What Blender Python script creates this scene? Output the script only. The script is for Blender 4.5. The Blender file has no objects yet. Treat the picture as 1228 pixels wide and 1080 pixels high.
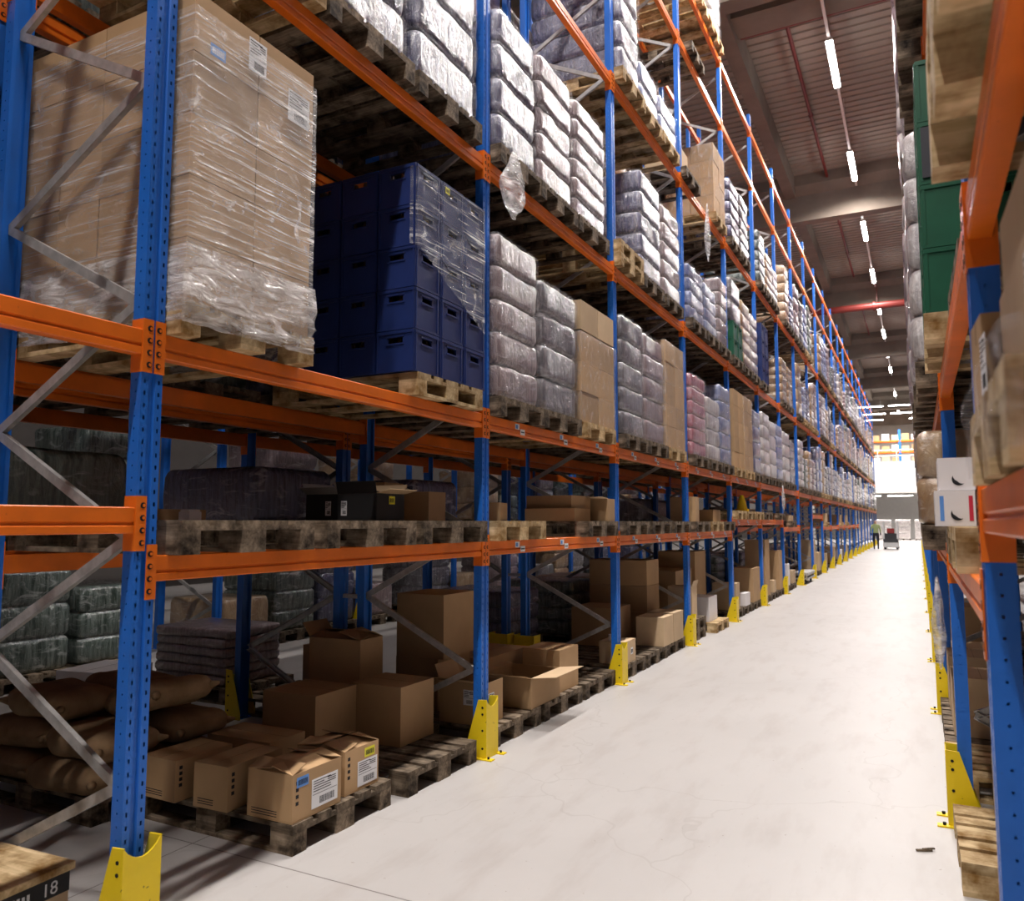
import bpy, bmesh, math, random
from mathutils import Vector, Matrix, noise as mnoise
R = random.Random(7)
PI = math.pi
SC = bpy.context.scene
COL = SC.collection
HALF = PI/2

# ------------------------------------------------------------------ helpers
class MB:
    def __init__(s):
        s.v = []; s.f = []; s.m = []
    def quad(s, pts, mi=0):
        b = len(s.v); s.v += [tuple(p) for p in pts]; s.f.append(tuple(range(b, b+len(pts)))); s.m.append(mi); return s
    def box(s, x0, x1, y0, y1, z0, z1, mi=0, M=None):
        b = len(s.v)
        P = [(x0,y0,z0),(x1,y0,z0),(x1,y1,z0),(x0,y1,z0),(x0,y0,z1),(x1,y0,z1),(x1,y1,z1),(x0,y1,z1)]
        if M is not None: P = [tuple(M @ Vector(p)) for p in P]
        s.v += P
        for q in ((3,2,1,0),(4,5,6,7),(0,1,5,4),(1,2,6,5),(2,3,7,6),(3,0,4,7)):
            s.f.append(tuple(b+i for i in q)); s.m.append(mi)
        return s
    def bar(s, p, q, w, h, mi=0):
        p = Vector(p); q = Vector(q); d = q-p; L = d.length; d.normalize()
        u = Vector((0,0,1)) if abs(d.z) < .95 else Vector((0,1,0))
        a = d.cross(u).normalized(); c = a.cross(d)
        M = Matrix((( a.x, d.x, c.x, p.x),(a.y,d.y,c.y,p.y),(a.z,d.z,c.z,p.z),(0,0,0,1)))
        return s.box(-w/2,w/2,0,L,-h/2,h/2,mi,M)
    def tube(s, p, q, r, n=10, mi=0, r2=None):
        p = Vector(p); q = Vector(q); d = (q-p).normalized(); r2 = r if r2 is None else r2
        u = Vector((0,0,1)) if abs(d.z) < .95 else Vector((0,1,0))
        a = d.cross(u).normalized(); c = a.cross(d); b = len(s.v)
        for i in range(n):
            t = 2*PI*i/n; o = a*math.cos(t)+c*math.sin(t)
            s.v.append(tuple(p+o*r)); s.v.append(tuple(q+o*r2))
        for i in range(n):
            j = (i+1) % n; s.f.append((b+2*i,b+2*i+1,b+2*j+1,b+2*j)); s.m.append(mi)
        s.f.append(tuple(b+2*i for i in range(n))); s.m.append(mi)
        s.f.append(tuple(b+2*i+1 for i in reversed(range(n)))); s.m.append(mi)
        return s
    def prism_y(s, prof, y0, y1, mi=0, closed=True, caps=True):   # prof [(x,z)] extruded along y
        b = len(s.v); n = len(prof)
        for x,z in prof: s.v.append((x,y0,z)); s.v.append((x,y1,z))
        for i in range(n if closed else n-1):
            j = (i+1) % n; s.f.append((b+2*i,b+2*i+1,b+2*j+1,b+2*j)); s.m.append(mi)
        if closed and caps:
            s.f.append(tuple(b+2*i for i in range(n))); s.m.append(mi)
            s.f.append(tuple(b+2*i+1 for i in reversed(range(n)))); s.m.append(mi)
        return s
    def mesh(s, name, mats, smooth=False):
        me = bpy.data.meshes.new(name); me.from_pydata(s.v, [], s.f)
        for m in mats: me.materials.append(m)
        me.polygons.foreach_set('material_index', s.m)
        bm = bmesh.new(); bm.from_mesh(me); bmesh.ops.recalc_face_normals(bm, faces=bm.faces)
        bm.to_mesh(me); bm.free()
        if smooth: me.polygons.foreach_set('use_smooth', [True]*len(me.polygons))
        me.update(); return me
    def build(s, name, mats, parent=None, loc=(0,0,0), smooth=False, bevel=0):
        if not isinstance(mats, (list,tuple)): mats = [mats]
        return link(name, s.mesh(name, mats, smooth), parent, loc, bevel)

def link(name, me, parent=None, loc=(0,0,0), bevel=0, rot=(0,0,0)):
    o = bpy.data.objects.new(name, me); COL.objects.link(o); o.location = loc; o.rotation_euler = rot
    if parent: o.parent = parent
    if bevel:
        b = o.modifiers.new('Bevel','BEVEL'); b.width = bevel; b.segments = 2; b.limit_method = 'ANGLE'
    return o
def tag(o, label=None, cat=None, group=None, kind=None):
    for k, v in (('label',label),('category',cat),('group',group),('kind',kind)):
        if v: o[k] = v
    return o
def empty(name, label, cat, loc=(0,0,0), rz=0, group=None):
    o = bpy.data.objects.new(name, None); COL.objects.link(o); o.empty_display_size = .1
    o.location = loc; o.rotation_euler = (0,0,rz)
    return tag(o, label, cat, group)
def dup(root, loc, rz=0, label=None, group=None):
    def rec(o, parent):
        c = o.copy(); COL.objects.link(c); c.parent = parent
        for ch in KIDS.get(o.name, ()): rec(ch, c)
        return c
    r = rec(root, None); r.location = loc; r.rotation_euler = (0,0,rz)
    if label: r['label'] = label
    if group: r['group'] = group
    return r
KIDS = {}
def proto(root):                      # remember the children of a thing to be copied
    def rec(o):
        ch = [c for c in COL.objects if c.parent == o]
        KIDS[o.name] = ch
        for c in ch: rec(c)
    rec(root); return root
def struct(name, mb, mats, **k): return tag(mb.build(name, mats, **k), kind='structure')
ORD = ['first','second','third','fourth','fifth','sixth','seventh','eighth','ninth','tenth','eleventh','twelfth','thirteenth','fourteenth',
       'fifteenth','sixteenth','seventeenth','eighteenth','nineteenth','twentieth','twenty-first','twenty-second','twenty-third','twenty-fourth','twenty-fifth','twenty-sixth']

# ------------------------------------------------------------------ materials
def new_mat(name):
    m = bpy.data.materials.new(name); m.use_nodes = True; nt = m.node_tree
    for n in list(nt.nodes): nt.nodes.remove(n)
    out = nt.nodes.new('ShaderNodeOutputMaterial'); bs = nt.nodes.new('ShaderNodeBsdfPrincipled')
    nt.links.new(bs.outputs[0], out.inputs[0]); return m, nt, bs, out
def N(nt, t, **k):
    n = nt.nodes.new(t)
    for a, v in k.items():
        if a.startswith('_'): n.inputs[a[1:].replace('_',' ')].default_value = v
        else: setattr(n, a, v)
    return n
def coords(nt, scale=(1,1,1), rot=(0,0,0), out='Object'):
    tc = N(nt,'ShaderNodeTexCoord'); mp = N(nt,'ShaderNodeMapping'); mp.inputs['Scale'].default_value = scale; mp.inputs['Rotation'].default_value = rot
    nt.links.new(tc.outputs[out], mp.inputs[0]); return mp.outputs[0]
def ncol(nt, vec, scale, c0, c1, lo=.35, hi=.65, detail=4, rough=.6, dist=0):
    n = N(nt,'ShaderNodeTexNoise'); n.inputs['Scale'].default_value = scale; n.inputs['Detail'].default_value = detail
    n.inputs['Roughness'].default_value = rough; n.inputs['Distortion'].default_value = dist
    if vec is not None: nt.links.new(vec, n.inputs['Vector'])
    r = N(nt,'ShaderNodeValToRGB'); r.color_ramp.elements[0].position = lo; r.color_ramp.elements[1].position = hi
    r.color_ramp.elements[0].color = (*c0,1); r.color_ramp.elements[1].color = (*c1,1)
    nt.links.new(n.outputs[0], r.inputs[0]); return r.outputs[0], n.outputs[0]
def bump(nt, bs, fac, strength=.3, dist=.01, into=None):
    b = N(nt,'ShaderNodeBump'); b.inputs['Strength'].default_value = strength; b.inputs['Distance'].default_value = dist
    nt.links.new(fac, b.inputs['Height']); nt.links.new(b.outputs[0], (into or bs.inputs['Normal'])); return b
def mixc(nt, fac, a, b, mode='MIX'):
    m = N(nt,'ShaderNodeMix'); m.data_type = 'RGBA'; m.blend_type = mode
    if isinstance(fac,(int,float)): m.inputs[0].default_value = fac
    else: nt.links.new(fac, m.inputs[0])
    for i, x in ((6,a),(7,b)):
        if isinstance(x, tuple): m.inputs[i].default_value = (*x,1)
        else: nt.links.new(x, m.inputs[i])
    return m.outputs[2]
def objrand(nt): return N(nt,'ShaderNodeObjectInfo').outputs['Random']
def paint(name, c, rough=.35, spec=.5, metal=0, var=.12, scale=3, chips=None):
    m, nt, bs, out = new_mat(name); v = coords(nt)
    c1 = tuple(max(0,x*(1-var)) for x in c); c2 = tuple(x*(1+var) for x in c)
    col, f = ncol(nt, v, scale, c1, c2, .3, .7, 5)
    if chips:
        k, _ = ncol(nt, v, 38, (0,0,0), (1,1,1), .70, .73, 3)
        col = mixc(nt, k, col, chips)
    nt.links.new(col, bs.inputs['Base Color']); bs.inputs['Roughness'].default_value = rough
    bs.inputs['Metallic'].default_value = metal; bs.inputs['Specular IOR Level'].default_value = spec
    return m
BLUE = paint('blue_enamel', (.013,.14,.58), .38, .5, chips=(.02,.13,.5))
ORANGE = paint('orange_enamel', (.80,.165,.010), .36, .5, var=.18, chips=(.62,.12,.01))
YELLOW = paint('yellow_enamel', (.85,.62,.012), .42, .4, chips=(.3,.2,.02), var=.08)
GALV = paint('galvanised_steel', (.46,.45,.44), .45, .5, metal=.55, var=.25, scale=14)
DARK = paint('dark_parts_and_hole_shade', (.012,.012,.014), .7, .2)
REDP = paint('red_pipe_paint', (.13,.014,.010), .5, .4)
CONC = paint('precast_concrete', (.20,.165,.135), .85, .2, var=.15, scale=1.2)
WHITEP = paint('white_paper', (.80,.80,.82), .6, .3, var=.05)
INKD = paint('black_ink', (.02,.02,.025), .7, .2)
BLUEL = paint('blue_label', (.12,.30,.72), .5, .3)
YELL = paint('yellow_label', (.80,.75,.04), .5, .3)
REDL = paint('red_label', (.55,.03,.06), .5, .3)
BLACKC = paint('black_card', (.022,.022,.024), .6, .3)
GREYIN = paint('grey_card_inside', (.30,.29,.29), .7, .2)
WHITEC = paint('white_card', (.78,.74,.74), .5, .3, var=.04)
CRBLUE = paint('blue_crate_plastic', (.010,.024,.115), .38, .5, var=.2)
CRGREEN = paint('green_crate_plastic', (.010,.095,.048), .35, .5, var=.2)
DGREY = paint('dark_grey_plastic', (.04,.04,.05), .5, .4)
BRONZE = paint('old_machine', (.10,.10,.09), .5, .4)
WALLM = paint('wall_panels', (.62,.60,.57), .7, .3, var=.04)
WALLD = paint('shaded_wall_panels', (.10,.09,.085), .8, .2, var=.06)  # darker copy of the panels, paints in shade and cuts bounce light
LAMPH = paint('white_lamp_housing', (.62,.60,.58), .45, .4)

def wood(name, ca, cb, dirt=.5):
    m, nt, bs, out = new_mat(name)
    v = coords(nt, (2.2,26,26)); c, f = ncol(nt, v, 1.5, ca, cb, .3, .72, 6, .65, .6)
    v2 = coords(nt, (1,1,1)); d, _ = ncol(nt, v2, 7, tuple(x*dirt for x in ca), (1,1,1), .33, .58, 4)
    col = mixc(nt, 1.0, c, d, 'MULTIPLY')
    hs = N(nt,'ShaderNodeHueSaturation'); mr = N(nt,'ShaderNodeMapRange'); mr.inputs[3].default_value = .72; mr.inputs[4].default_value = 1.2
    nt.links.new(objrand(nt), mr.inputs[0]); nt.links.new(mr.outputs[0], hs.inputs['Value']); nt.links.new(col, hs.inputs['Color'])
    nt.links.new(hs.outputs[0], bs.inputs['Base Color']); bs.inputs['Roughness'].default_value = .8; bs.inputs['Specular IOR Level'].default_value = .2
    bump(nt, bs, f, .35, .004); return m
WOODO = wood('weathered_pallet_wood', (.115,.082,.053), (.36,.28,.20))  # weathered tone, darkened further to paint in shade on the undersides
WOODL = wood('fresh_pallet_wood', (.48,.34,.17), (.78,.60,.36), .75)

def card(name, c, var=.10):
    m, nt, bs, out = new_mat(name)
    v = coords(nt); col, f = ncol(nt, v, 2.3, tuple(x*(1-var) for x in c), tuple(x*(1+var) for x in c), .3, .7, 4)
    hs = N(nt,'ShaderNodeHueSaturation'); mr = N(nt,'ShaderNodeMapRange'); mr.inputs[3].default_value = .82; mr.inputs[4].default_value = 1.12
    nt.links.new(objrand(nt), mr.inputs[0]); nt.links.new(mr.outputs[0], hs.inputs['Value']); nt.links.new(col, hs.inputs['Color'])
    nt.links.new(hs.outputs[0], bs.inputs['Base Color']); bs.inputs['Roughness'].default_value = .72; bs.inputs['Specular IOR Level'].default_value = .25
    v2 = coords(nt, (60,60,3)); _, g = ncol(nt, v2, 1, (0,0,0), (1,1,1)); bump(nt, bs, g, .08, .003)
    return m
CARD = card('brown_cardboard', (.46,.295,.155))
CARDP = card('pale_cardboard', (.58,.42,.26))
TAPE = card('carton_seam', (.24,.14,.07))
JUTE = None
def jute():
    m, nt, bs, out = new_mat('jute_sacking'); v = coords(nt)
    col, f = ncol(nt, v, 5, (.21,.13,.07), (.42,.28,.16), .3, .7, 6)
    w = N(nt,'ShaderNodeTexNoise'); w.inputs['Scale'].default_value = 160; nt.links.new(v, w.inputs[0])
    nt.links.new(col, bs.inputs['Base Color']); bs.inputs['Roughness'].default_value = .95; bs.inputs['Specular IOR Level'].default_value = .1
    bump(nt, bs, w.outputs[0], .5, .004); return m
JUTE = jute()

def film(name, tint=(.86,.84,.86), clear=.30, dens=.55, rot=(.0,.0,0), sc=(1.2,1.2,30), lo=.50, hi=.66, rough=.16):
    """clear stretch film: mostly see-through, wrinkled, with milky drawn strands that also paint in lamp glints"""
    m, nt, bs, out = new_mat(name)
    v = coords(nt, sc, rot)
    _, f = ncol(nt, v, 1.6, (0,0,0), (1,1,1), lo, hi, 6, .62, .9)
    r = N(nt,'ShaderNodeMapRange'); r.inputs[1].default_value = lo; r.inputs[2].default_value = hi; nt.links.new(f, r.inputs[0])
    v2 = coords(nt, (1,1,1)); _, g = ncol(nt, v2, 6.5, (0,0,0), (1,1,1), .4, .7, 5, .7, 1.6)
    r2 = N(nt,'ShaderNodeMapRange'); r2.inputs[1].default_value = .54; r2.inputs[2].default_value = .72; nt.links.new(g, r2.inputs[0])
    mx = N(nt,'ShaderNodeMath', operation='MAXIMUM'); nt.links.new(r.outputs[0], mx.inputs[0])
    s = N(nt,'ShaderNodeMath', operation='MULTIPLY'); nt.links.new(r2.outputs[0], s.inputs[0]); s.inputs[1].default_value = .6
    nt.links.new(s.outputs[0], mx.inputs[1])
    mr = N(nt,'ShaderNodeMapRange'); mr.inputs[3].default_value = clear; mr.inputs[4].default_value = dens; nt.links.new(mx.outputs[0], mr.inputs[0])  # denser white strands also stand in for lamp glints
    bs.inputs['Base Color'].default_value = (*tint,1); bs.inputs['Roughness'].default_value = rough; bs.inputs['Specular IOR Level'].default_value = 1.0
    ad = N(nt,'ShaderNodeMath', operation='ADD'); nt.links.new(f, ad.inputs[0]); nt.links.new(g, ad.inputs[1])
    bump(nt, bs, ad.outputs[0], .9, .02)
    tr = N(nt,'ShaderNodeBsdfTransparent'); tr.inputs[0].default_value = (.97,.97,.97,1)
    mix = N(nt,'ShaderNodeMixShader'); nt.links.new(mr.outputs[0], mix.inputs[0]); nt.links.new(tr.outputs[0], mix.inputs[1]); nt.links.new(bs.outputs[0], mix.inputs[2])
    nt.links.new(mix.outputs[0], out.inputs[0]); return m
FILMH = film('stretch_film_horizontal', tint=(.93,.91,.92), clear=.12, dens=.80, rot=(.13,.11,0), sc=(1.1,1.1,46), lo=.53, hi=.68, rough=.2)
FILMC = film('stretch_film_over_crates', tint=(.92,.91,.95), clear=.05, dens=.75, rot=(-.22,.12,0), sc=(1.2,1.2,40), lo=.54, hi=.68, rough=.2)
FILMB = film('crumpled_film', tint=(.94,.92,.92), clear=.24, dens=.88, sc=(3,3,12), lo=.46, hi=.66, rough=.12)  # milkier, painting in the glare at the foot of the carton block
FILMV = film('shrink_film_hood', tint=(.86,.84,.88), clear=.05, dens=.40, sc=(12,12,4), lo=.52, hi=.74, rough=.12)

def pack(name, ca, cb, cc, streak=30, shine=.28, white=(.80,.77,.80)):
    """film-covered packs: dark contents striped upright, pale film and its highlights painted over them"""
    m, nt, bs, out = new_mat(name)
    v = coords(nt, (streak,streak,3.0)); c1, f1 = ncol(nt, v, 1, ca, cb, .40, .62, 4, .7, .3)
    v2 = coords(nt, (2.6,2.6,7)); _, f2 = ncol(nt, v2, 1.7, (0,0,0), (1,1,1), .4, .7, 5, .65, 1.2)
    r = N(nt,'ShaderNodeMapRange'); r.inputs[1].default_value = .54; r.inputs[2].default_value = .76; nt.links.new(f2, r.inputs[0])
    c2 = mixc(nt, r.outputs[0], c1, white)  # white patches put film highlights into the colour
    v3 = coords(nt, (1.2,1.2,1.2)); c3, _ = ncol(nt, v3, 2.2, (0,0,0), (1,1,1), .35, .7, 3)
    k = N(nt,'ShaderNodeMath', operation='MULTIPLY'); nt.links.new(c3, k.inputs[0]); k.inputs[1].default_value = .5
    c4 = mixc(nt, k.outputs[0], c2, cc)
    nt.links.new(c4, bs.inputs['Base Color']); bs.inputs['Roughness'].default_value = shine; bs.inputs['Specular IOR Level'].default_value = .7
    bs.inputs['Coat Weight'].default_value = 1.0; bs.inputs['Coat Roughness'].default_value = .16; bs.inputs['Coat IOR'].default_value = 1.7
    v4 = coords(nt, (7,7,5)); _, g = ncol(nt, v4, 1.5, (0,0,0), (1,1,1), .3, .7, 6, .7, 1.5)
    ad = N(nt,'ShaderNodeMath', operation='ADD'); nt.links.new(g, ad.inputs[0])
    s = N(nt,'ShaderNodeMath', operation='MULTIPLY'); nt.links.new(f1, s.inputs[0]); s.inputs[1].default_value = .5; nt.links.new(s.outputs[0], ad.inputs[1])
    b = bump(nt, bs, ad.outputs[0], .8, .018); nt.links.new(b.outputs[0], bs.inputs['Coat Normal'])
    return m
PACKS = {
 'violet': (pack('violet_bottle_packs', (.018,.020,.055), (.16,.16,.27), (.07,.08,.19), white=(.72,.72,.82)), 'dark violet'),
 'rose':   (pack('rose_grey_packs', (.15,.10,.11), (.38,.29,.29), (.28,.20,.20), 30, white=(.80,.75,.76)), 'rose grey'),
 'grey':   (pack('dark_grey_packs', (.03,.03,.04), (.20,.19,.21), (.10,.09,.11), 24, white=(.70,.69,.72)), 'dark grey'),
 'mauve':  (pack('mauve_packs', (.17,.12,.14), (.36,.27,.28), (.25,.17,.18), 34, white=(.76,.70,.72)), 'mauve'),
 'red':    (pack('red_can_packs', (.30,.02,.05), (.60,.30,.34), (.36,.05,.10), 22, white=(.76,.66,.68)), 'red and white'),
 'blue':   (pack('blue_water_packs', (.04,.07,.22), (.36,.42,.60), (.15,.20,.42), 20, white=(.74,.77,.86)), 'blue and white'),
 'white':  (pack('white_packs', (.30,.27,.27), (.70,.66,.64), (.50,.44,.42), 24), 'white'),
 'green':  (pack('dark_green_packs', (.01,.03,.02), (.18,.22,.20), (.06,.09,.08), 22, white=(.62,.65,.64)), 'dark green'),
 'tan':    (pack('tan_wrapped_cartons', (.30,.18,.09), (.50,.35,.20), (.42,.28,.16), 9, white=(.74,.66,.56)), 'tan'),
}

def emit(name, c, s):
    m, nt, bs, out = new_mat(name); e = N(nt,'ShaderNodeEmission'); e.inputs[0].default_value = (*c,1); e.inputs[1].default_value = s
    nt.links.new(e.outputs[0], out.inputs[0]); return m
TUBE = emit('lit_tube', (1,.95,.93), 30)

def floor_mat():
    m, nt, bs, out = new_mat('power_floated_concrete'); v = coords(nt)
    c, f = ncol(nt, v, .55, (.45,.43,.415), (.50,.48,.465), .3, .7, 6, .6, .5)
    c2, _ = ncol(nt, coords(nt,(1,.25,1)), 5, (.90,.88,.87), (1,1,1), .3, .5, 4)
    col = mixc(nt, 1.0, c, c2, 'MULTIPLY')
    d, _ = ncol(nt, v, 30, (0,0,0), (1,1,1), .72, .75, 2); col = mixc(nt, d, col, (.33,.29,.26))
    sep = N(nt,'ShaderNodeSeparateXYZ'); nt.links.new(v, sep.inputs[0])
    def line(ax, off, per, w):
        a = N(nt,'ShaderNodeMath', operation='SUBTRACT'); nt.links.new(sep.outputs[ax], a.inputs[0]); a.inputs[1].default_value = off
        p = N(nt,'ShaderNodeMath', operation='PINGPONG'); nt.links.new(a.outputs[0], p.inputs[0]); p.inputs[1].default_value = per/2
        l = N(nt,'ShaderNodeMath', operation='LESS_THAN'); nt.links.new(p.outputs[0], l.inputs[0]); l.inputs[1].default_value = w; return l.outputs[0]
    l1 = line(1, 2.95, 12.0, .004); l2 = line(0, -3.35, 6.0, .004)
    mx = N(nt,'ShaderNodeMath', operation='MAXIMUM'); nt.links.new(l1, mx.inputs[0]); nt.links.new(l2, mx.inputs[1])
    col = mixc(nt, mx.outputs[0], col, (.20,.18,.17))
    # hairline cracks
    vo = N(nt,'ShaderNodeTexVoronoi', feature='DISTANCE_TO_EDGE'); vo.inputs['Scale'].default_value = .32
    nw = N(nt,'ShaderNodeTexNoise'); nw.inputs['Scale'].default_value = 3; nt.links.new(v, nw.inputs[0])
    va = N(nt,'ShaderNodeVectorMath', operation='MULTIPLY_ADD'); nt.links.new(nw.outputs[1], va.inputs[0]); va.inputs[1].default_value = (.5,.5,.5); nt.links.new(v, va.inputs[2])
    nt.links.new(va.outputs[0], vo.inputs['Vector'])
    lt = N(nt,'ShaderNodeMath', operation='LESS_THAN'); nt.links.new(vo.outputs[0], lt.inputs[0]); lt.inputs[1].default_value = .0022
    nm = N(nt,'ShaderNodeMath', operation='MULTIPLY'); nt.links.new(lt.outputs[0], nm.inputs[0]); nm.inputs[1].default_value = .22
    col = mixc(nt, nm.outputs[0], col, (.30,.27,.25))
    nt.links.new(col, bs.inputs['Base Color']); bs.inputs['Roughness'].default_value = .42; bs.inputs['Specular IOR Level'].default_value = .35
    bump(nt, bs, f, .05, .01); return m
FLOORM = floor_mat()
DECKM = paint('profiled_steel_deck', (.27,.22,.185), .6, .4, var=.06)

# ------------------------------------------------------------------ camera
H = 1.6253
cam = bpy.data.cameras.new('camera'); co = bpy.data.objects.new('camera', cam); COL.objects.link(co); SC.camera = co
co.location = (0,0,H); co.rotation_euler = (HALF+.0909, 0, .4764)
cam.sensor_width = 36; cam.sensor_fit = 'HORIZONTAL'; cam.lens = 942.0/1228*36
cam.clip_start = .02; cam.clip_end = 300
cam.dof.use_dof = True; cam.dof.focus_distance = 5.6; cam.dof.aperture_fstop = 3.6

# ------------------------------------------------------------------ the hall
XL, XR, YF, YB, ZC = -17.0, 8.0, -7.0, 89.0, 12.8
struct('floor', MB().box(XL,XR,YF,YB,-.2,0), FLOORM)
dk = MB(); x0, x1 = XL, XR
y = YF; prof = []
while y < YB:
    prof += [(y,ZC),(y+.15,ZC),(y+.17,ZC+.035),(y+.27,ZC+.035)]; y += .29
b0 = 0
for (yy,zz) in prof: dk.v += [(XL,yy,zz),(XR,yy,zz)]
for i in range(len(prof)-1):
    dk.f.append((2*i,2*i+1,2*i+3,2*i+2)); dk.m.append(0)
dk.box(XL,XR,YF,YB,ZC+.2,ZC+.3)
struct('ceiling', dk, DECKM)
struct('wall_left', MB().box(XL-.2,XL,YF,YB,0,ZC+.3), WALLD)
struct('wall_right', MB().box(XR,XR+.2,YF,YB,0,ZC+.3), WALLD)
struct('wall_front', MB().box(XL,XR,YF-.2,YF,0,ZC+.3), WALLD)
wb = MB().box(XL,XR,YB,YB+.2,0,ZC+.3)
struct('wall_back', wb, WALLM)
tn = 0
for k, yb in enumerate((2.8,14.4,26.5,38.6,50.7,62.8,74.9,87.0)):
    tn += 1
    m = MB(); m.prism_y([(yb-.2,11.35),(yb+.2,11.35),(yb+.2,12.2),(yb+.45,12.45),(yb+.45,ZC),(yb-.45,ZC),(yb-.45,12.45),(yb-.2,12.2)], -XR, -XL)
    m.v = [(-y_, x_, z_) for x_, y_, z_ in m.v]   # profile across the hall
    struct('trim_%d' % tn, m, CONC)
tn += 1; struct('trim_%d' % tn, MB().box(XL,XR,16.3,17.1,12.35,ZC), CONC)
for xb in (-15.3,-9.3,-3.3,4.6):
    tn += 1; struct('trim_%d' % tn, MB().box(xb-.16,xb+.16,YF,YB,12.15,ZC), CONC)

# red sprinkler pipes
def pipe(p, q, r, label):
    t = MB().tube(p, q, r, 12)
    for f_ in (.1,.37,.63,.9):
        c_ = Vector(p).lerp(Vector(q), f_); t.tube(c_, (c_.x,c_.y,ZC-.001), .012, 6)
    L = (Vector(q)-Vector(p)).length; n = int(L/3)
    for i in range(1, n):
        c = Vector(p).lerp(Vector(q), i/n); d = (Vector(q)-Vector(p)).normalized()*.05
        t.tube(c-d, c+d, r*1.35, 12)
    tag(t.build('sprinkler_pipe', REDP, smooth=False), label, 'pipe', 'red sprinkler pipes under the roof')
pipe((XL+.02,17.4,12.62),(XR-.02,17.4,12.62), .10, 'thick red sprinkler pipe crossing under the roof nearest to the front')
pipe((XL+.02,37.9,11.22),(XR-.02,37.9,11.22), .16, 'thick red sprinkler main crossing the hall further down the aisle')
pipe((-2.15,17.5,12.6),(-2.15,26.2,12.6), .045, 'thin red sprinkler branch running lengthwise beside the near lamps')
pipe((-2.15,27.0,12.6),(-2.15,37.6,12.6), .045, 'thin red sprinkler branch running lengthwise between the second and third concrete beams')
pipe((-2.15,39.0,12.6),(-2.15,50.0,12.6), .045, 'thin red sprinkler branch running lengthwise beyond the thick crossing main')

# lamps
def lamp_proto():
    t = empty('ceiling_lamp', 'lamp', 'lamp', (0,0,0), 0)
    MB().box(-.07,.07,-1.02,1.02,.02,.08).build('lamp_housing', LAMPH, t)
    d = MB(); d.prism_y([(-.075,.02),(.075,.02),(.06,-.03),(-.06,-.03)], -1.0, 1.0); d.build('diffuser', TUBE, t)
    w = MB()
    for s in (-.8,.8): w.tube((-.03,s,.08),(.0,s,.62),.006,5).tube((.03,s,.08),(0,s,.62),.006,5)
    w.build('hanger', GALV, t); return proto(t)
LP = lamp_proto(); first = True
lamps = [(-1.31, 18.6-5.82*4+5.82*k, 12.05) for k in range(16)]
def area(x, y, z, w, s=.18, l=2.0, rz=0):
    a = bpy.data.lights.new('lamp_light','AREA'); a.shape = 'RECTANGLE'; a.size = s; a.size_y = l; a.energy = w; a.color = (1,.94,.90); a.spread = 2.75
    o = bpy.data.objects.new('lamp_light', a); COL.objects.link(o); o.location = (x,y,z-.04); o.rotation_euler = (0,0,rz); return o
LW = 475
for k, (x,y,z) in enumerate(lamps):
    lab = 'lit tube lamp over the main aisle, %s from the front of its row' % ORD[k]
    if first: LP.location = (x,y,z); LP['label'] = lab; LP['group'] = 'tube lamps over the aisle'; first = False
    else: dup(LP, (x,y,z), 0, lab, 'tube lamps over the aisle')
    area(x,y,z,LW)
for k, y in enumerate((5,11,18,23.5,30.5,35,44)):
    dup(LP, (-6.35,y,12.05), 0, 'lit tube lamp over the aisle behind the long racking, %s from the front' % ORD[k], 'tube lamps over the second aisle')
    area(-6.35,y,12.05, 28)
for i, (a, b) in enumerate(((-6.5,2.3),(3.3,13.9),(14.9,26.1),(27.1,38.1),(39.2,50.2),(51.2,62.2),(63.3,74.4))):
    m = MB().box(-1.34,-1.28,a,b,12.13,12.18)
    for q in range(int((b-a)/2.9)): m.tube((-1.31,a+1+2.9*q,12.18),(-1.31,a+1+2.9*q,12.8),.008,5)
    tag(m.build('lamp_rail', LAMPH), 'slim white lamp rail, %s length from the front' % ORD[i], 'rail', 'rails carrying the lamps')

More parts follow.
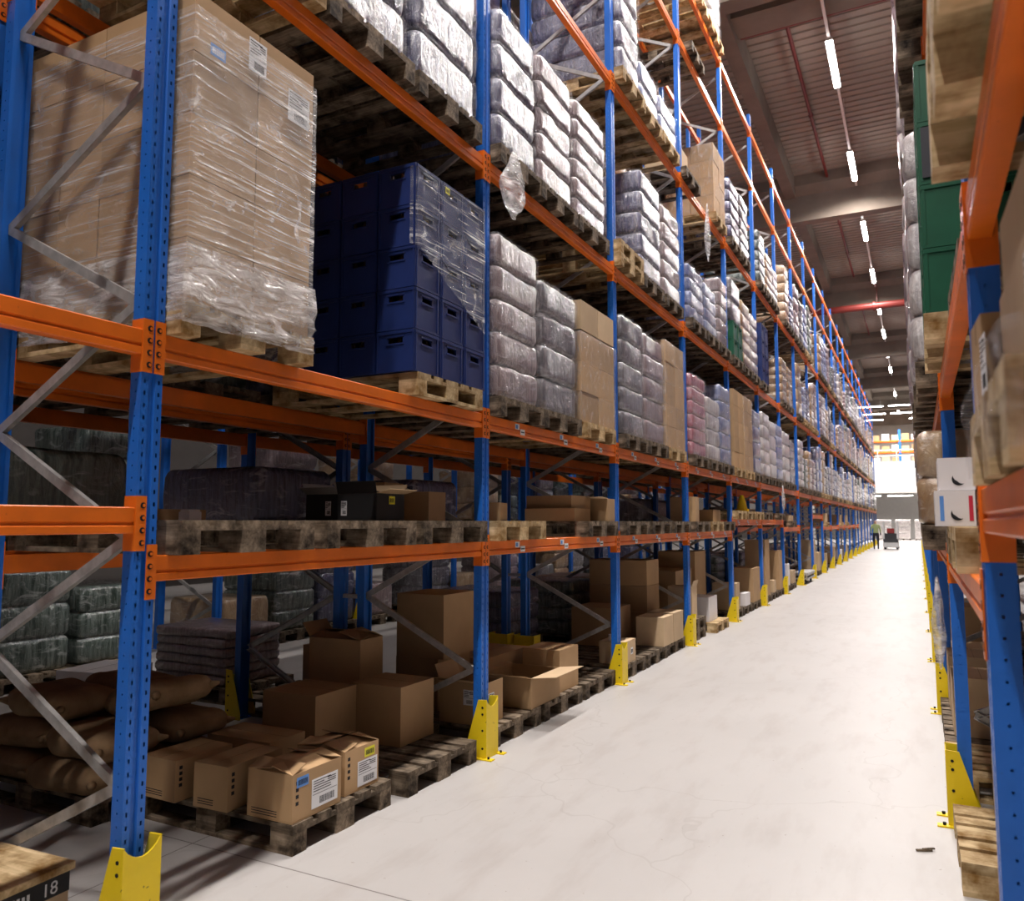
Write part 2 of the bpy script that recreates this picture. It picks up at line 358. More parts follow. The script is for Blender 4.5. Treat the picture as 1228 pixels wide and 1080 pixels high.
# ------------------------------------------------------------------ racking parts
PW, PD = .10, .065      # post width along the aisle, depth into the rack
def slot_strip(m, x, y0, y1, z0, z1, pitch, sw, sh, axis='y', mi=0, skew=0):
    """steel strip at x (or y) with a row of real slots down its middle"""
    n = int((z1-z0)/pitch); yc = (y0+y1)/2
    def q(a0,a1,za,zb):
        if axis == 'y': m.quad([(x,a0,za),(x,a1,za),(x,a1,zb),(x,a0,zb)], mi)
        else: m.quad([(a0,x,za),(a1,x,za),(a1,x,zb),(a0,x,zb)], mi)
    q(y0, yc-sw/2, z0, z0+n*pitch); q(yc+sw/2, y1, z0, z0+n*pitch)
    for i in range(n):
        z = z0+i*pitch
        q(yc-sw/2, yc+sw/2, z, z+pitch-sh)
    q(y0, y1, z0+n*pitch, z1)
def post_mesh(h, holes):
    # local: aisle face at x=0, body towards -x, centred on y
    m = MB(); w = PW/2; z0 = .006
    if holes:
        for a, b in ((-w,-w+.034),(w-.034,w)): slot_strip(m, 0, a, b, z0, min(h,6.5), .05, .008, .017)
        for s in (-w, w): slot_strip(m, s, -PD, 0, z0, min(h,6.5), .05, .006, .007, 'x')
        zt = min(h,6.5)
    else: zt = z0
    if zt < h:
        for a, b in ((-w,-w+.034),(w-.034,w)): m.quad([(0,a,zt),(0,b,zt),(0,b,h),(0,a,h)])
        for s in (-w,w): m.quad([(-PD,s,zt),(0,s,zt),(0,s,h),(-PD,s,h)])
    # recessed web, flanges and back lips
    r = -.012; y1 = w-.034
    m.quad([(0,-y1,z0),(r,-y1+.006,z0),(r,-y1+.006,h),(0,-y1,h)]); m.quad([(0,y1,z0),(r,y1-.006,z0),(r,y1-.006,h),(0,y1,h)])
    m.quad([(r,-y1+.006,z0),(r,y1-.006,z0),(r,y1-.006,h),(r,-y1+.006,h)])
    for s in (-1,1): m.quad([(-PD,s*w,z0),(-PD,s*(w-.022),z0),(-PD,s*(w-.022),h),(-PD,s*w,h)])
    # added inner wall in the post blue, keeps light out behind the slots
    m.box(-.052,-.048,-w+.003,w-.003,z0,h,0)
    m.box(-PD-.02,.015,-w-.02,w+.02,0,.006,0)
    return m.mesh('post', [BLUE, DARK])
POST_N = post_mesh(10.05, True); POST_F = post_mesh(10.05, False); POST_L = post_mesh(10.05, False)
FD = 1.10
def brace(m, p, q, w=.042):
    # C-section strut
    p = Vector(p); q = Vector(q); d = (q-p).normalized(); a = Vector((0,1,0)); c = a.cross(d)
    for (o1,o2) in (((-.012,-w/2),(-.009,w/2)),((-.012,-w/2),(.012,-w/2+.003)),((-.012,w/2-.003),(.012,w/2))):
        M = Matrix(((c.x, a.x, d.x, p.x),(c.y,a.y,d.y,p.y),(c.z,a.z,d.z,p.z),(0,0,0,1)))
        m.box(o1[1],o2[1],o1[0],o2[0],0,(q-p).length,0,M)
def brace_list():
    out = []; zf, zr = .58, 1.06
    zs = []
    z = .10; side = 1   # starts at the rear foot
    pts = [(-FD+PD/2,.10)]; k = 0
    while True:
        z = .58+.98*k
        if z > 9.7: break
        pts.append((-PD-.03, z)); 
        if 1.06+.98*k < 9.8: pts.append((-FD+PD/2+.02, 1.06+.98*k))
        k += 1
    return list(zip(pts[:-1], pts[1:]))
BR = brace_list()
br_mesh = []
for (a, b) in BR:
    m = MB(); brace(m, (a[0],0,a[1]), (b[0],0,b[1])); br_mesh.append(m.mesh('brace', [GALV]))
mm = MB()
for (a, b) in BR: brace(mm, (a[0],0,a[1]), (b[0],0,b[1]))
BR_ALL = mm.mesh('bracing', [GALV])
rear = Matrix.Rotation(PI,4,'Z')
def frame_proto(near):
    t = empty('upright_frame', 'f', 'rack frame')
    pm = POST_N if near else POST_F
    link('post', pm, t); link('post', POST_F if not near else POST_N, t, (-FD,0,0), rot=(0,0,PI))
    if near:
        for me in br_mesh: link('brace', me, t)
    else: link('bracing', BR_ALL, t)
    return proto(t)
def remove_proto(t):
    def rec(o):
        for c in KIDS.get(o.name,()): rec(c)
        bpy.data.objects.remove(o)
    rec(t)
FRN, FRF = frame_proto(True), frame_proto(False)

def beam_meshes(L):
    """beam body along +y from 0 to L; aisle face at x=0; z=0 at connector foot"""
    m = MB(); z0, z1 = .070, .175
    m.prism_y([(-.052,z0),(-.004,z0),(0,z0+.004),(0,z0+.030),(-.010,z0+.036),(-.010,z0+.042),(-.001,z0+.048),(0,z1-.004),(-.004,z1),(-.030,z1),(-.030,z1-.018),(-.052,z1-.018)], .004, L-.004)
    return m.mesh('rack_beam', [ORANGE])
def conn_mesh(s):
    """connector plate at a beam end; s=+1: post lies on the -y side"""
    m = MB(); h = .22
    ya, yb = (-.045, 0) if s > 0 else (0, .045)
    m.box(.0015,.006, min(ya,yb), max(ya,yb), 0, h)                    # flange over the post face
    m.box(-.066,.006, -.002 if s>0 else -.003, .003 if s>0 else .002, 0, h)      # plate on the post side
    yc = (ya+yb)/2 - .006*s
    for i in range(4):
        z = .032+.05*i; m.tube((.0062,yc,z),(.0075,yc,z),.0125,12,1); m.tube((.0076,yc+.004,z),(.0082,yc+.004,z),.007,10,0)  # dark discs paint in the shade of the connector holes
    if True:
        m.tube((-.035,-.0035 if s>0 else .0035,.030),(-.035,-.0045 if s>0 else .0045,.030),.007,8,1)
        m.tube((-.035,-.0035 if s>0 else .0035,.185),(-.035,-.0045 if s>0 else .0045,.185),.005,8,1)
    return m.mesh('connector', [ORANGE, DARK])
BAY = 2.8; BL = BAY-PW
CON_A, CON_B = conn_mesh(1), conn_mesh(-1)
BODY = beam_meshes(BL)
mf = MB()
for me, off in ((BODY,0),(CON_A,0),(CON_B,BL)):
    b = len(mf.v); mf.v += [(v.co.x, v.co.y+off, v.co.z) for v in me.vertices]
    for p in me.polygons: mf.f.append(tuple(b+i for i in p.vertices)); mf.m.append(p.material_index)
BEAM_FAR = mf.mesh('rack_beam_body', [ORANGE, DARK])
def beam(x, y, z, label, group, near, flip=False):
    rz = PI if flip else 0; loc = (x, y+(BL if flip else 0), z)
    if near:
        o = link('rack_beam', BODY, None, loc, rot=(0,0,rz)); link('connector', CON_A, o); link('connector', CON_B, o, (0,BL,0))
    else: o = link('rack_beam', BEAM_FAR, None, loc, rot=(0,0,rz))
    tag(o, label, 'rack beam', group); return o

def guard_proto():
    t = MB(); w = .085; h = .40; th = .006
    # front plate with dipped top, aisle side at x=.06
    n = 8; top = []
    for i in range(n+1):
        y = -w+2*w*i/n; top.append((y, h-.055*math.sin(PI*i/n)**.8))
    for xx in (.055,.061):
        t.quad([(xx,-w,0),(xx,w,0)]+[(xx,a,b) for a,b in reversed(top)])
    for (a,b),(c,d) in zip(top[:-1],top[1:]): t.quad([(.055,a,b),(.061,a,b),(.061,c,d),(.055,c,d)])
    for s in (-1,1):
        for yy in (s*w, s*(w-th)):
            t.quad([(.061,yy,0),(-.11,yy,0),(-.11,yy,.05),(-.005,yy,h-.005),(.061,yy,h)])
        t.quad([(-.11,s*w,.05),(-.11,s*(w-th),.05),(-.005,s*(w-th),h-.005),(-.005,s*w,h-.005)])
        t.quad([(-.005,s*w,h-.005),(-.005,s*(w-th),h-.005),(.061,s*(w-th),h),(.061,s*w,h)])
    o = empty('post_protector','g','rack guard')
    t.build('guard_plate', YELLOW, o)
    f = MB()
    for s in (-1,1): f.box(-.02,.115,s*w+(-.03 if s<0 else -.02),s*w+(.02 if s<0 else .03),0,.008)
    f.build('foot_plate', YELLOW, o)
    bm_ = MB()
    for s in (-1,1):
        for z in (.07,.19,.30,.345): bm_.tube((.03,s*w,z),(.03,s*(w+.003),z),.008,8)
        bm_.tube((.08,s*(w+.005),.008),(.08,s*(w+.005),.022),.009,6)
    bm_.build('bolt', DARK, o); return proto(o)
GP = guard_proto()

def run(name, xf, y0, i0, i1, near_to, face, guards=True, desc='', shelves=None):
    """a row of frames; face +1: aisle side faces +x"""
    for i in range(i0, i1):
        y = y0+BAY*i; pr = FRN if i <= near_to else FRF
        k = i-i0
        dup(pr, (xf,y,0), 0 if face > 0 else PI, 'blue upright frame with grey diagonal bracing, %s in %s' % (ORD[k], desc), 'upright frames in '+desc)
        if guards: dup(GP, (xf,y,0), 0 if face > 0 else PI, 'yellow steel guard on the %s upright of %s' % (ORD[k], desc), 'yellow guards of '+desc)
LZ = {2:2.232, 3:4.165, 4:6.288, 5:8.407, 6:9.56}
LN = {1:'lowest', 2:'second', 3:'third', 4:'fourth', 5:'fifth', 6:'top'}
def topz(z): return z+.175
X1, Y0 = -2.77, 2.15
MAIN = 'the long racking'; BACK = 'the racking behind it'; FAR3 = 'the racking past the second aisle'; OPP = 'the racking across the aisle'
run('main', X1, Y0, -1, 23, 3, 1, True, MAIN)
run('back', -5.14, Y0, -1, 13, -5, -1, True, BACK)
run('far3', -7.75, 1.5, -1, 12, -5, 1, True, FAR3)
YR0 = 2.25; XRF = .135
run('opp', XRF, YR0, -1, 22, 1, -1, True, OPP)

L1Z = {-1:1.51, 0:1.315,1:1.315,2:1.315,3:1.315,4:1.50,5:1.50,6:1.33,8:1.66}
for i in range(9,15): L1Z[i] = 1.30
for i in range(-1, 22):
    yb = Y0+BAY*i+PW/2; near = i <= 4
    lv = [(2,LZ[2]),(3,LZ[3]),(4,LZ[4])]
    if i in L1Z: lv.insert(0,(1,L1Z[i]))
    lv.append((5,LZ[5]))
    if i >= 1: lv.append((6,LZ[6]))
    for l, z in lv:
        b = beam(X1, yb, z, 'orange front beam, long racking, %s level, %s bay' % (LN[l], ORD[i+1]), 'front beams of the long racking', near)
        if i < 14: beam(X1-FD, yb, z, 'orange rear beam of the %s level, %s bay of the long racking' % (LN[l], ORD[i+1]), 'rear beams of the long racking', False, True)
        if l in (1,2) and 1 <= i <= 4:
            for q, yy in enumerate((.42,1.28,2.15)):
                s = MB().box(.0005,.0015,0,.075,.115,.160,0); s.box(.0016,.0022,.008,.045,.122,.152,1)
                s.box(.0005,.0015,.09,.17,.080,.125,0); s.box(.0016,.002,.10,.16,.098,.106,2)
                s.build('location_label', [WHITEP,BLUEL,INKD], b, (0,yy,0))
for i in range(-1, 12):
    yb = Y0+BAY*i+PW/2
    for l, z in ((1,1.30),(2,2.20),(3,4.165),(4,6.288),(5,8.407)):
        beam(-5.14, yb, z, 'orange aisle beam of the %s level, %s bay of the racking behind the long one' % (LN[l], ORD[i+1]), 'aisle beams of the racking behind', False, True)
        beam(-4.04, yb, z, 'orange inner beam of the %s level, %s bay of the racking behind the long one' % (LN[l], ORD[i+1]), 'inner beams of the racking behind', False)
    yb = 1.5+BAY*i+PW/2
    if i < 11:
        for l, z in ((1,1.35),(2,2.9),(3,4.9),(4,7.0)):
            beam(-7.75, yb, z, 'orange beam of the %s level, %s bay of the racking past the second aisle' % (LN[l], ORD[i+1]), 'beams past the second aisle', False)
RL1 = {-1:1.53, 0:1.29}
for i in range(-1, 21):
    yb = YR0+BAY*i+PW/2
    for l, z in ((1,RL1.get(i,1.29)),(2,2.25),(3,4.28),(4,6.4),(5,8.5)):
        b = beam(XRF, yb, z, 'orange aisle-side beam of the %s level, %s bay of the racking across the aisle' % (LN[l], ORD[i+1]), 'aisle-side beams of the racking across', i < 2, True)
        if i < 8: beam(XRF+FD, yb, z, 'orange rear beam of the %s level, %s bay of the racking across the aisle' % (LN[l], ORD[i+1]), 'rear beams of the racking across', False)
for t in (FRN, FRF, GP): remove_proto(t)
# spacers between the two back-to-back rows
for i in range(-1, 6):
    for k, z in enumerate((1.05, 3.0)):
        m = MB().bar((X1-FD,Y0+BAY*i,z),(-4.04,Y0+BAY*i,z),.03,.03); m.box(X1-FD-.002,X1-FD+.003,Y0+BAY*i-.03,Y0+BAY*i+.03,z-.03,z+.03)
        tag(m.build('row_spacer', GALV), '%s grey spacer bar joining the back-to-back rows at the %s upright' % (('lower','upper')[k], ORD[i+1]), 'spacer', 'row spacers')

# ------------------------------------------------------------------ pallets
def pallet_pieces(per):
    deck = MB(); y = -.4
    for w in (.145,.10,.145,.10,.145): deck.box(-.6,.6,y,y+w,.122,.144); y += w+.04125
    for x in (-.6,-.0725,.455): deck.box(x,x+.145,-.4,.4,.100,.1218)
    blocks = []
    for x in (-.5275,0,.5275):
        for yy, w in ((-.35,.10),(0,.145),(.35,.10)):
            blocks.append(MB().box(x-.0725,x+.0725,yy-w/2,yy+w/2,.0222,.0998))
    runs = []
    for yy, w in ((-.35,.10),(0,.145),(.35,.10)): runs.append(MB().box(-.6,.6,yy-w/2,yy+w/2,0,.022))
    if per:
        for x in (-.6,.5): runs.append(MB().box(x,x+.1,-.298,.298,.0,.0215))
    return deck, blocks, runs
def pallet_proto(mat, per=False):
    d, b, r = pallet_pieces(per); t = empty('wooden_pallet','p','pallet')
    d.build('deck', mat, t)
    for x in b: x.build('block', mat, t)
    for x in r: x.build('bottom_board', mat, t)
    return proto(t)
def pallet_single(mat):
    d, b, r = pallet_pieces(False)
    for x in b+r:
        o = len(d.v); d.v += x.v; d.f += [tuple(o+i for i in f) for f in x.f]; d.m += x.m
    return d.mesh('wooden_pallet', [mat])
PO, PL, PLP = pallet_proto(WOODO), pallet_proto(WOODL), pallet_proto(WOODL, True)
PSO, PSL = pallet_single(WOODO), pallet_single(WOODL)
pal_count = 0
def pallet(x, y, z, label, group, kind='old', near=True, rz=0):
    global pal_count; pal_count += 1
    rz += R.uniform(-.008,.008)
    if near: return dup({'old':PO,'light':PL,'per':PLP}[kind], (x,y,z), rz, label, group)
    return tag(link('wooden_pallet', PSO if kind=='old' else PSL, None, (x,y,z), rot=(0,0,rz)), label, 'pallet', group)

# ------------------------------------------------------------------ loads
def rrect(w, d, r, n=7):
    """rounded rectangle w (x) by d (y) centred, as a list of points with edge subdivisions"""
    P = []
    cs = [(w/2-r,d/2-r,0),(-w/2+r,d/2-r,HALF),(-w/2+r,-d/2+r,PI),(w/2-r,-d/2+r,1.5*PI)]
    for k,(cx,cy,a) in enumerate(cs):
        for i in range(5):
            t = a+HALF*i/4; P.append((cx+r*math.cos(t), cy+r*math.sin(t)))
        nx, ny, na = cs[(k+1)%4]; q0 = P[-1]; q1 = (nx+r*math.cos(na), ny+r*math.sin(na))
        for i in range(1,n): P.append((q0[0]+(q1[0]-q0[0])*i/n, q0[1]+(q1[1]-q0[1])*i/n))
    return P
def soft_mesh(name, mat, w, d, zs, r=.06, bulge=.02, amp=.012, seed=0, cap=True, freq=5, n=9, taper=None):
    """closed soft block: zs = list of (z, inset)"""
    P = rrect(w, d, r, n); m = MB(); K = len(P); off = Vector((seed*7.3, seed*3.1, seed*1.7))
    for z, ins in zs:
        for (x, y) in P:
            sx = (w/2-ins)/(w/2); sy = (d/2-ins)/(d/2)
            nz = mnoise.noise(Vector((x*freq,y*freq,z*freq))+off)*amp + mnoise.noise(Vector((x*14,y*14,z*6))+off)*amp*.5
            l = math.hypot(x, y); m.v.append((x*sx+x/l*nz, y*sy+y/l*nz, z+nz*.5))
    for j in range(len(zs)-1):
        for i in range(K):
            a = j*K+i; b = j*K+(i+1)%K; m.f.append((a,b,b+K,a+K)); m.m.append(0)
    if cap:
        m.f.append(tuple(range(K))); m.m.append(0)
        b = (len(zs)-1)*K; m.f.append(tuple(b+i for i in range(K))); m.m.append(0)
    me = m.mesh(name, [mat], True); return me
def layer_zs(h, pinch=.022, n=7):
    T = [0,.03,.09,.2] + [.2+.6*(i+1)/(n-3) for i in range(max(1,n-5))] + [.8,.91,.97,1] if n > 6 else [0,.05,.14,.5,.86,.95,1]
    return [(h*t, pinch*(1-min(1,(4*t*(1-t))/.45)**.6)) for t in T]
MC = {}
def layer_mesh(style, w, d, h, seed):
    k = ('L', style, round(w,2), round(d,2), round(h,2), seed)
    if k not in MC: MC[k] = soft_mesh('pack_layer', PACKS[style][0], w, d, [(max(0,z),i) for z,i in layer_zs(h, .026, 8)], .055, amp=.012, seed=seed)
    return MC[k]
def whole_mesh(style, w, d, h, L, seed):
    k = ('W', style, round(w,2), round(d,2), round(h,2), L, seed)
    if k not in MC:
        zs = []; lh = h/L
        for q in range(L): zs += [(q*lh+z, i) for z, i in layer_zs(lh, .032, 6)][(1 if q else 0):]
        MC[k] = soft_mesh('wrapped_load', PACKS[style][0], w, d, zs, .06, amp=.014, seed=seed, n=4)
    return MC[k]
NOTE = {'violet':'dark violet packs','rose':'rose grey packs','grey':'dark grey packs','mauve':'mauve packs','red':'red packs','blue':'pale blue packs',
        'white':'white packs','green':'dark green packs','tan':'tan packs'}
def load(style, x, y, z, w, d, h, L, where, near=True, seed=0, skirt=.012, hood=True, sheet=True):
    """shrink-wrapped stack standing on a pallet: x,y centre, w deep (x), d along the aisle (y)"""
    lab = '%s wrapped stack of %s, %s' % (('tall','low')[h < .9], NOTE[style], where)
    grp = 'shrink-wrapped stacks of %s' % NOTE[style]
    if not near:
        o = link('wrapped_stack', whole_mesh(style, w, d, h, L, seed % 3), None, (x,y,z), rot=(0,0,R.choice((0,PI))+R.uniform(-.01,.01)))
        return tag(o, lab, 'pallet load', grp)
    t = empty('wrapped_stack', lab, 'pallet load', (x,y,z), 0, grp); lh = h/L
    for q in range(L):
        link('pack_layer', layer_mesh(style, w-.02, d-.02, lh-.006, (seed+q) % 3), t, (R.uniform(-.006,.006),R.uniform(-.006,.006),q*lh+.003), rot=(0,0,R.choice((0,PI))))
    zs = [(.012,-.006)]
    for q in range(L): zs += [(q*lh+zz, i*.75-.010) for zz, i in layer_zs(lh, .026, 6)][1:]
    link('stretch_film', soft_mesh('stretch_film', FILMV, w, d, zs, .055, amp=.013, seed=seed+11, cap=False), t)
    return t

def card_box(w, d, h, flaps=None, mat=CARD, seam=True, inner=None):
    """carton: w x-depth, d along y, h high, base centre at origin. flaps: dict of open flaps"""
    m = MB(); t = .006
    if not flaps:
        m.box(-w/2,w/2,-d/2,d/2,0,h)
        if seam:
            if w >= d: m.box(-w/2,w/2,-.0012,.0012,h,h+.0008,1); m.box(-w/2-.0006,-w/2,-.003,.003,h-.05,h,1)
            else: m.box(-.0012,.0012,-d/2,d/2,h,h+.0008,1)
    else:
        m.box(-w/2,w/2,-d/2,d/2,0,t); m.box(-w/2,-w/2+t,-d/2,d/2,t,h); m.box(w/2-t,w/2,-d/2,d/2,t,h)
        m.box(-w/2+t,w/2-t,-d/2,-d/2+t,t,h); m.box(-w/2+t,w/2-t,d/2-t,d/2,t,h)
    return m
def flap_mb(side, w, d, h, ang, ln, mi=0):
    """flap hinged on the top edge; ang from vertical outwards"""
    m = MB(); t = .004; s, c = math.sin(ang), math.cos(ang)
    if side in ('+x','-x'):
        k = 1 if side == '+x' else -1
        M = Matrix.Translation((k*w/2,0,h)) @ Matrix.Rotation(k*ang,4,'Y'); m.box(-t if k>0 else 0, 0 if k>0 else t, -d/2,d/2,0,ln,mi,M)
    else:
        k = 1 if side == '+y' else -1
        M = Matrix.Translation((0,k*d/2,h)) @ Matrix.Rotation(-k*ang,4,'X'); m.box(-w/2,w/2,-t if k>0 else 0, 0 if k>0 else t, 0,ln,mi,M)
    return m
def sticker(kind, w, h):
    """label in the y-z plane facing +x"""
    m = MB()
    if kind == 'ship':
        m.box(0,.0008,0,w,0,h,0)
        for i in range(5): m.box(.0008,.0012,.06*w,(.45+.3*R.random())*w,h*(.93-.085*i)-.004,h*(.93-.085*i),1)
        for i in range(3): m.box(.0008,.0012,.60*w,.92*w,h*(.90-.07*i)-.004,h*(.90-.07*i),1)
        m.box(.0008,.0012,.04*w,.96*w,h*.46,h*.475,1); x = .3*w
        while x < .85*w:
            q = R.uniform(.012,.03)*w; m.box(.0008,.0012,x,x+q,.1*h,.34*h,1); x += q*2
    else:
        m.box(0,.0008,0,w,0,h,0); x = .12*w
        while x < .86*w:
            q = R.uniform(.03,.07)*w; m.box(.0008,.0012,x,x+q,.22*h,.74*h,1); x += q*1.7
    return m
def carton(x, y, z, w, d, h, label, group=None, mat=CARD, rz=0, flaps=None, stick=None, print_=True, name='cardboard_box', cat='box', inner=None, lines=False):
    t = empty(name, label, cat, (x,y,z), rz, group)
    mats = [mat, TAPE if mat in (CARD,CARDP) else INKD]
    card_box(w,d,h,flaps,mat).build('box_body', mats, t, bevel=.0025)
    for f in (flaps or ()):
        side, ang, ln = f[:3]; flap_mb(side, w, d, h, ang, ln).build('flap', [f[3] if len(f)>3 else mat], t)
    if lines:
        m = MB()
        for k in range(3): m.box(-w/2+.03,w/2-.10,-d/2-.0006,-d/2,.02+.012*k,.024+.012*k,0)
        for k in range(4):
            zc = h*(.35+.14*k); m.box(w/2,w/2+.0006,-d/2+.025,-d/2+.045,zc,zc+.018,0)
        m.build('printed_marks', INKD, t)
    for s in (stick or ()):
        kind, sy, sz, sw, sh, mt = s[:6]; face = s[6] if len(s) > 6 else '+x'
        o = sticker('ship' if kind == 'ship' else 'bar', sw, sh).build('shipping_label' if kind == 'ship' else 'barcode_label', [mt, INKD], t)
        if face == '+x': o.location = (w/2+.0006, sy, sz)
        elif face == '-y': o.location = (sy, -d/2-.0006, sz); o.rotation_euler = (0,0,-HALF)
        elif face == '-x': o.location = (-w/2-.0006, sy, sz); o.rotation_euler = (0,0,PI)
    return t
LS = {1:None, 2:LZ[2]+.175, 3:LZ[3]+.175, 4:LZ[4]+.175, 5:LZ[5]+.175, 6:LZ[6]+.175}
def bayname(i): return '%s bay' % ORD[i+1]
SP = ['front','middle','rear']
PX = -3.29            # centre of a pallet lying on the long racking (aisle edge at -2.69)
def put(i, lev, y0, y1, style, L, ztop=None, near=None, pk='old', seed=None, x=PX, dd=1.14, spot=None, skirt=.012):
    """pallet with a wrapped stack on the long racking between y0 and y1"""
    near = (i <= 3) if near is None else near
    pa, pb = Y0+BAY*i+.085, Y0+BAY*(i+1)-.085; y0 = max(y0,pa); y1 = min(y1,pb)
    z = LS[lev]; yc = (y0+y1)/2; d = min(.84, y1-y0)
    pyc = min(max(yc,pa+.39),pb-.39)
    sp = SP[spot if spot is not None else int(max(0,min(2,(yc-(Y0+BAY*i))//.93)))]
    where = 'long racking, %s level, %s bay, %s place' % (LN[lev], ORD[i+1], sp)
    pallet(x, pyc, z, 'pallet under the %s stack, %s' % (style, where), 'pallets in the long racking', pk, near)
    h = (ztop or (z+.144+1.25))-z-.144
    return load(style, x, yc, z+.144, dd, d-.02, h, L, where, near, R.randrange(3) if seed is None else seed, skirt)

# ---- second level, bay between the first two uprights in view
WH0 = 'second level of the long racking, second bay'
pallet(-3.28, 2.61, LS[2], 'pallet under the tall film-wrapped block of brown cartons', 'pallets in the long racking', 'light')
t = empty('wrapped_carton_block', 'tall block of brown cartons in clear stretch film beside the blue upright', 'pallet load', (-3.28,2.605,LS[2]+.146))
cw, cd_, chh = .297, .376, .276
k = 0
CM = card_box(.292,.371,.272).mesh('carton', [CARD, TAPE])
for a in range(4):
    for b in range(2):
        for c in range(5):
            link('carton', CM, t, (-.60+cw*(a+.5), -.376+.376*(b+.5)+R.uniform(-.003,.003), c*chh), .003)
# closer film: follows the block, loose and crumpled round the foot
zs = [(-.12,-.03),(-.09,-.012),(-.05,-.035),(-.01,-.010),(.03,-.022),(.07,-.008)] + [(.12+.10*i, -.006) for i in range(12)] + [(1.30,-.004)]
link('stretch_film', soft_mesh('stretch_film', FILMH, 1.20, .765, zs[4:], .012, amp=.006, seed=3, cap=False, n=16), t)
link('film_skirt', soft_mesh('film_skirt', FILMB, 1.215, .775, [(-.10,.0),(-.085,-.012),(-.06,-.002),(-.03,-.014),(.0,-.004),(.03,-.014),(.07,-.008),(.12,-.012),(.17,-.008),(.24,-.007)], .02, amp=.018, seed=5, cap=False, n=30, freq=7), t)
o = sticker('bar', .085, .055).build('barcode_label', [BLUEL, WHITEP], t, (.6004, -.30, 1.12))
for yy, zz, ww in ((-.08,1.17,.11),(.18,1.05,.15)):
    o = sticker('ship', ww, .16).build('delivery_note', [WHITEP, INKD], t, (.6004, yy, zz))

# ---- blue crates
def crate_mesh(w, d, h, mat, hole_w=.11, hole_h=.035, ribs=True, hz=.76):
    m = MB(); t = .012; zb = 0
    def wall(L, place):
        hw = hole_w/2; z0, z1 = h*hz-hole_h/2, h*hz+hole_h/2
        for (a0,a1,b0,b1) in ((-L/2,-hw,0,h),(hw,L/2,0,h),(-hw,hw,0,z0),(-hw,hw,z1,h)): place(a0,a1,b0,b1,0,t)
        place(-L/2,L/2,h-.022,h-.002,-.006,0); place(-L/2,L/2,.0,.016,-.004,0)
        if ribs:
            for a in (-L/2+.004, L/2-.016): place(a,a+.012,.016,h-.022,-.005,0)
            place(-hw-.012,hw+.012,z0-.012,z0-.003,-.005,0); place(-hw-.012,hw+.012,z1+.003,z1+.010,-.004,0)
    wall(w-.012, lambda a0,a1,b0,b1,c0,c1: m.box(a0,a1,-d/2+.006+c0,-d/2+.006+c1,b0,b1))
    wall(w-.012, lambda a0,a1,b0,b1,c0,c1: m.box(a0,a1,d/2-.006-c1,d/2-.006-c0,b0,b1))
    wall(d-.036, lambda a0,a1,b0,b1,c0,c1: m.box(w/2-.006-c1,w/2-.006-c0,a0,a1,b0,b1))
    wall(d-.036, lambda a0,a1,b0,b1,c0,c1: m.box(-w/2+.006+c0,-w/2+.006+c1,a0,a1,b0,b1))
    m.box(-w/2+.01,w/2-.01,-d/2+.01,d/2-.01,.004,.012)
    return m.mesh('bottle_crate', [mat])
CRM = crate_mesh(.294,.294,.262,CRBLUE); BOT = MB()
for a in (-.08,0,.08):
    for b in (-.08,0,.08): BOT.tube((a,b,.015),(a,b,.17),.031,10).tube((a,b,.17),(a,b,.235),.028,8,0,.013)
BOTM = BOT.mesh('bottles', [paint('brown_bottle_glass', (.10,.06,.035), .15, .8)])
pallet(-3.30, 4.38, LS[2], 'fresh pale pallet under the dark blue bottle crates', 'pallets in the long racking', 'per')
LAY = ['bottom','second','third','fourth','top']
for c in range(5):
    for a in range(4):
        for b in range(3):
            o = link('bottle_crate', CRM, None, (-2.85-.298*a+R.uniform(-.002,.002), 4.08+.298*b, LS[2]+.145+.265*c))
            tag(o, 'dark blue bottle crate, %s layer, %s row from the aisle, %s column along the shelf' % (LAY[c], ORD[a], ORD[b]), 'crate', 'dark blue bottle crates')
            if a == 0 or b == 0 or c == 4: link('bottles', BOTM, o)
            if c == 4 and a == 0 and b == 1:
                sticker('bar', .05, .045).build('yellow_barcode_label', [YELL, INKD], o, (.1475,-.10,.19))
fm = MB(); NY, NZ = 44, 40; ya, yb_ = -.455, .455
def low_edge(s): return .52+.26*(s)          # the film's lower edge rises then falls along the face
for j in range(NZ+1):
    for i in range(NY+1):
        s = i/NY; y = ya+(yb_-ya)*s; lo = .80-.42*s; z = lo+(1.30-lo)*j/NZ
        nz = mnoise.noise(Vector((y*6,z*22,3)))*.004; x = .606+nz
        if s < .035: x -= .05*(1-s/.035)
        if s > .965: x -= .05*((s-.965)/.035)
        fm.v.append((x,y,z))
for j in range(NZ):
    for i in range(NY): a = j*(NY+1)+i; fm.f.append((a,a+1,a+NY+2,a+NY+1)); fm.m.append(0)
tag(fm.build('stretch_film', FILMC, None, (-3.297,4.378,LS[2]+.146), smooth=True), 'clear stretch film drawn across the aisle side of the dark blue crates', 'plastic film')

# ---- second level onward
put(1,2,4.96,5.78,'rose',5,3.81,seed=0)
put(1,2,5.80,6.60,'grey',4,3.66,seed=1)
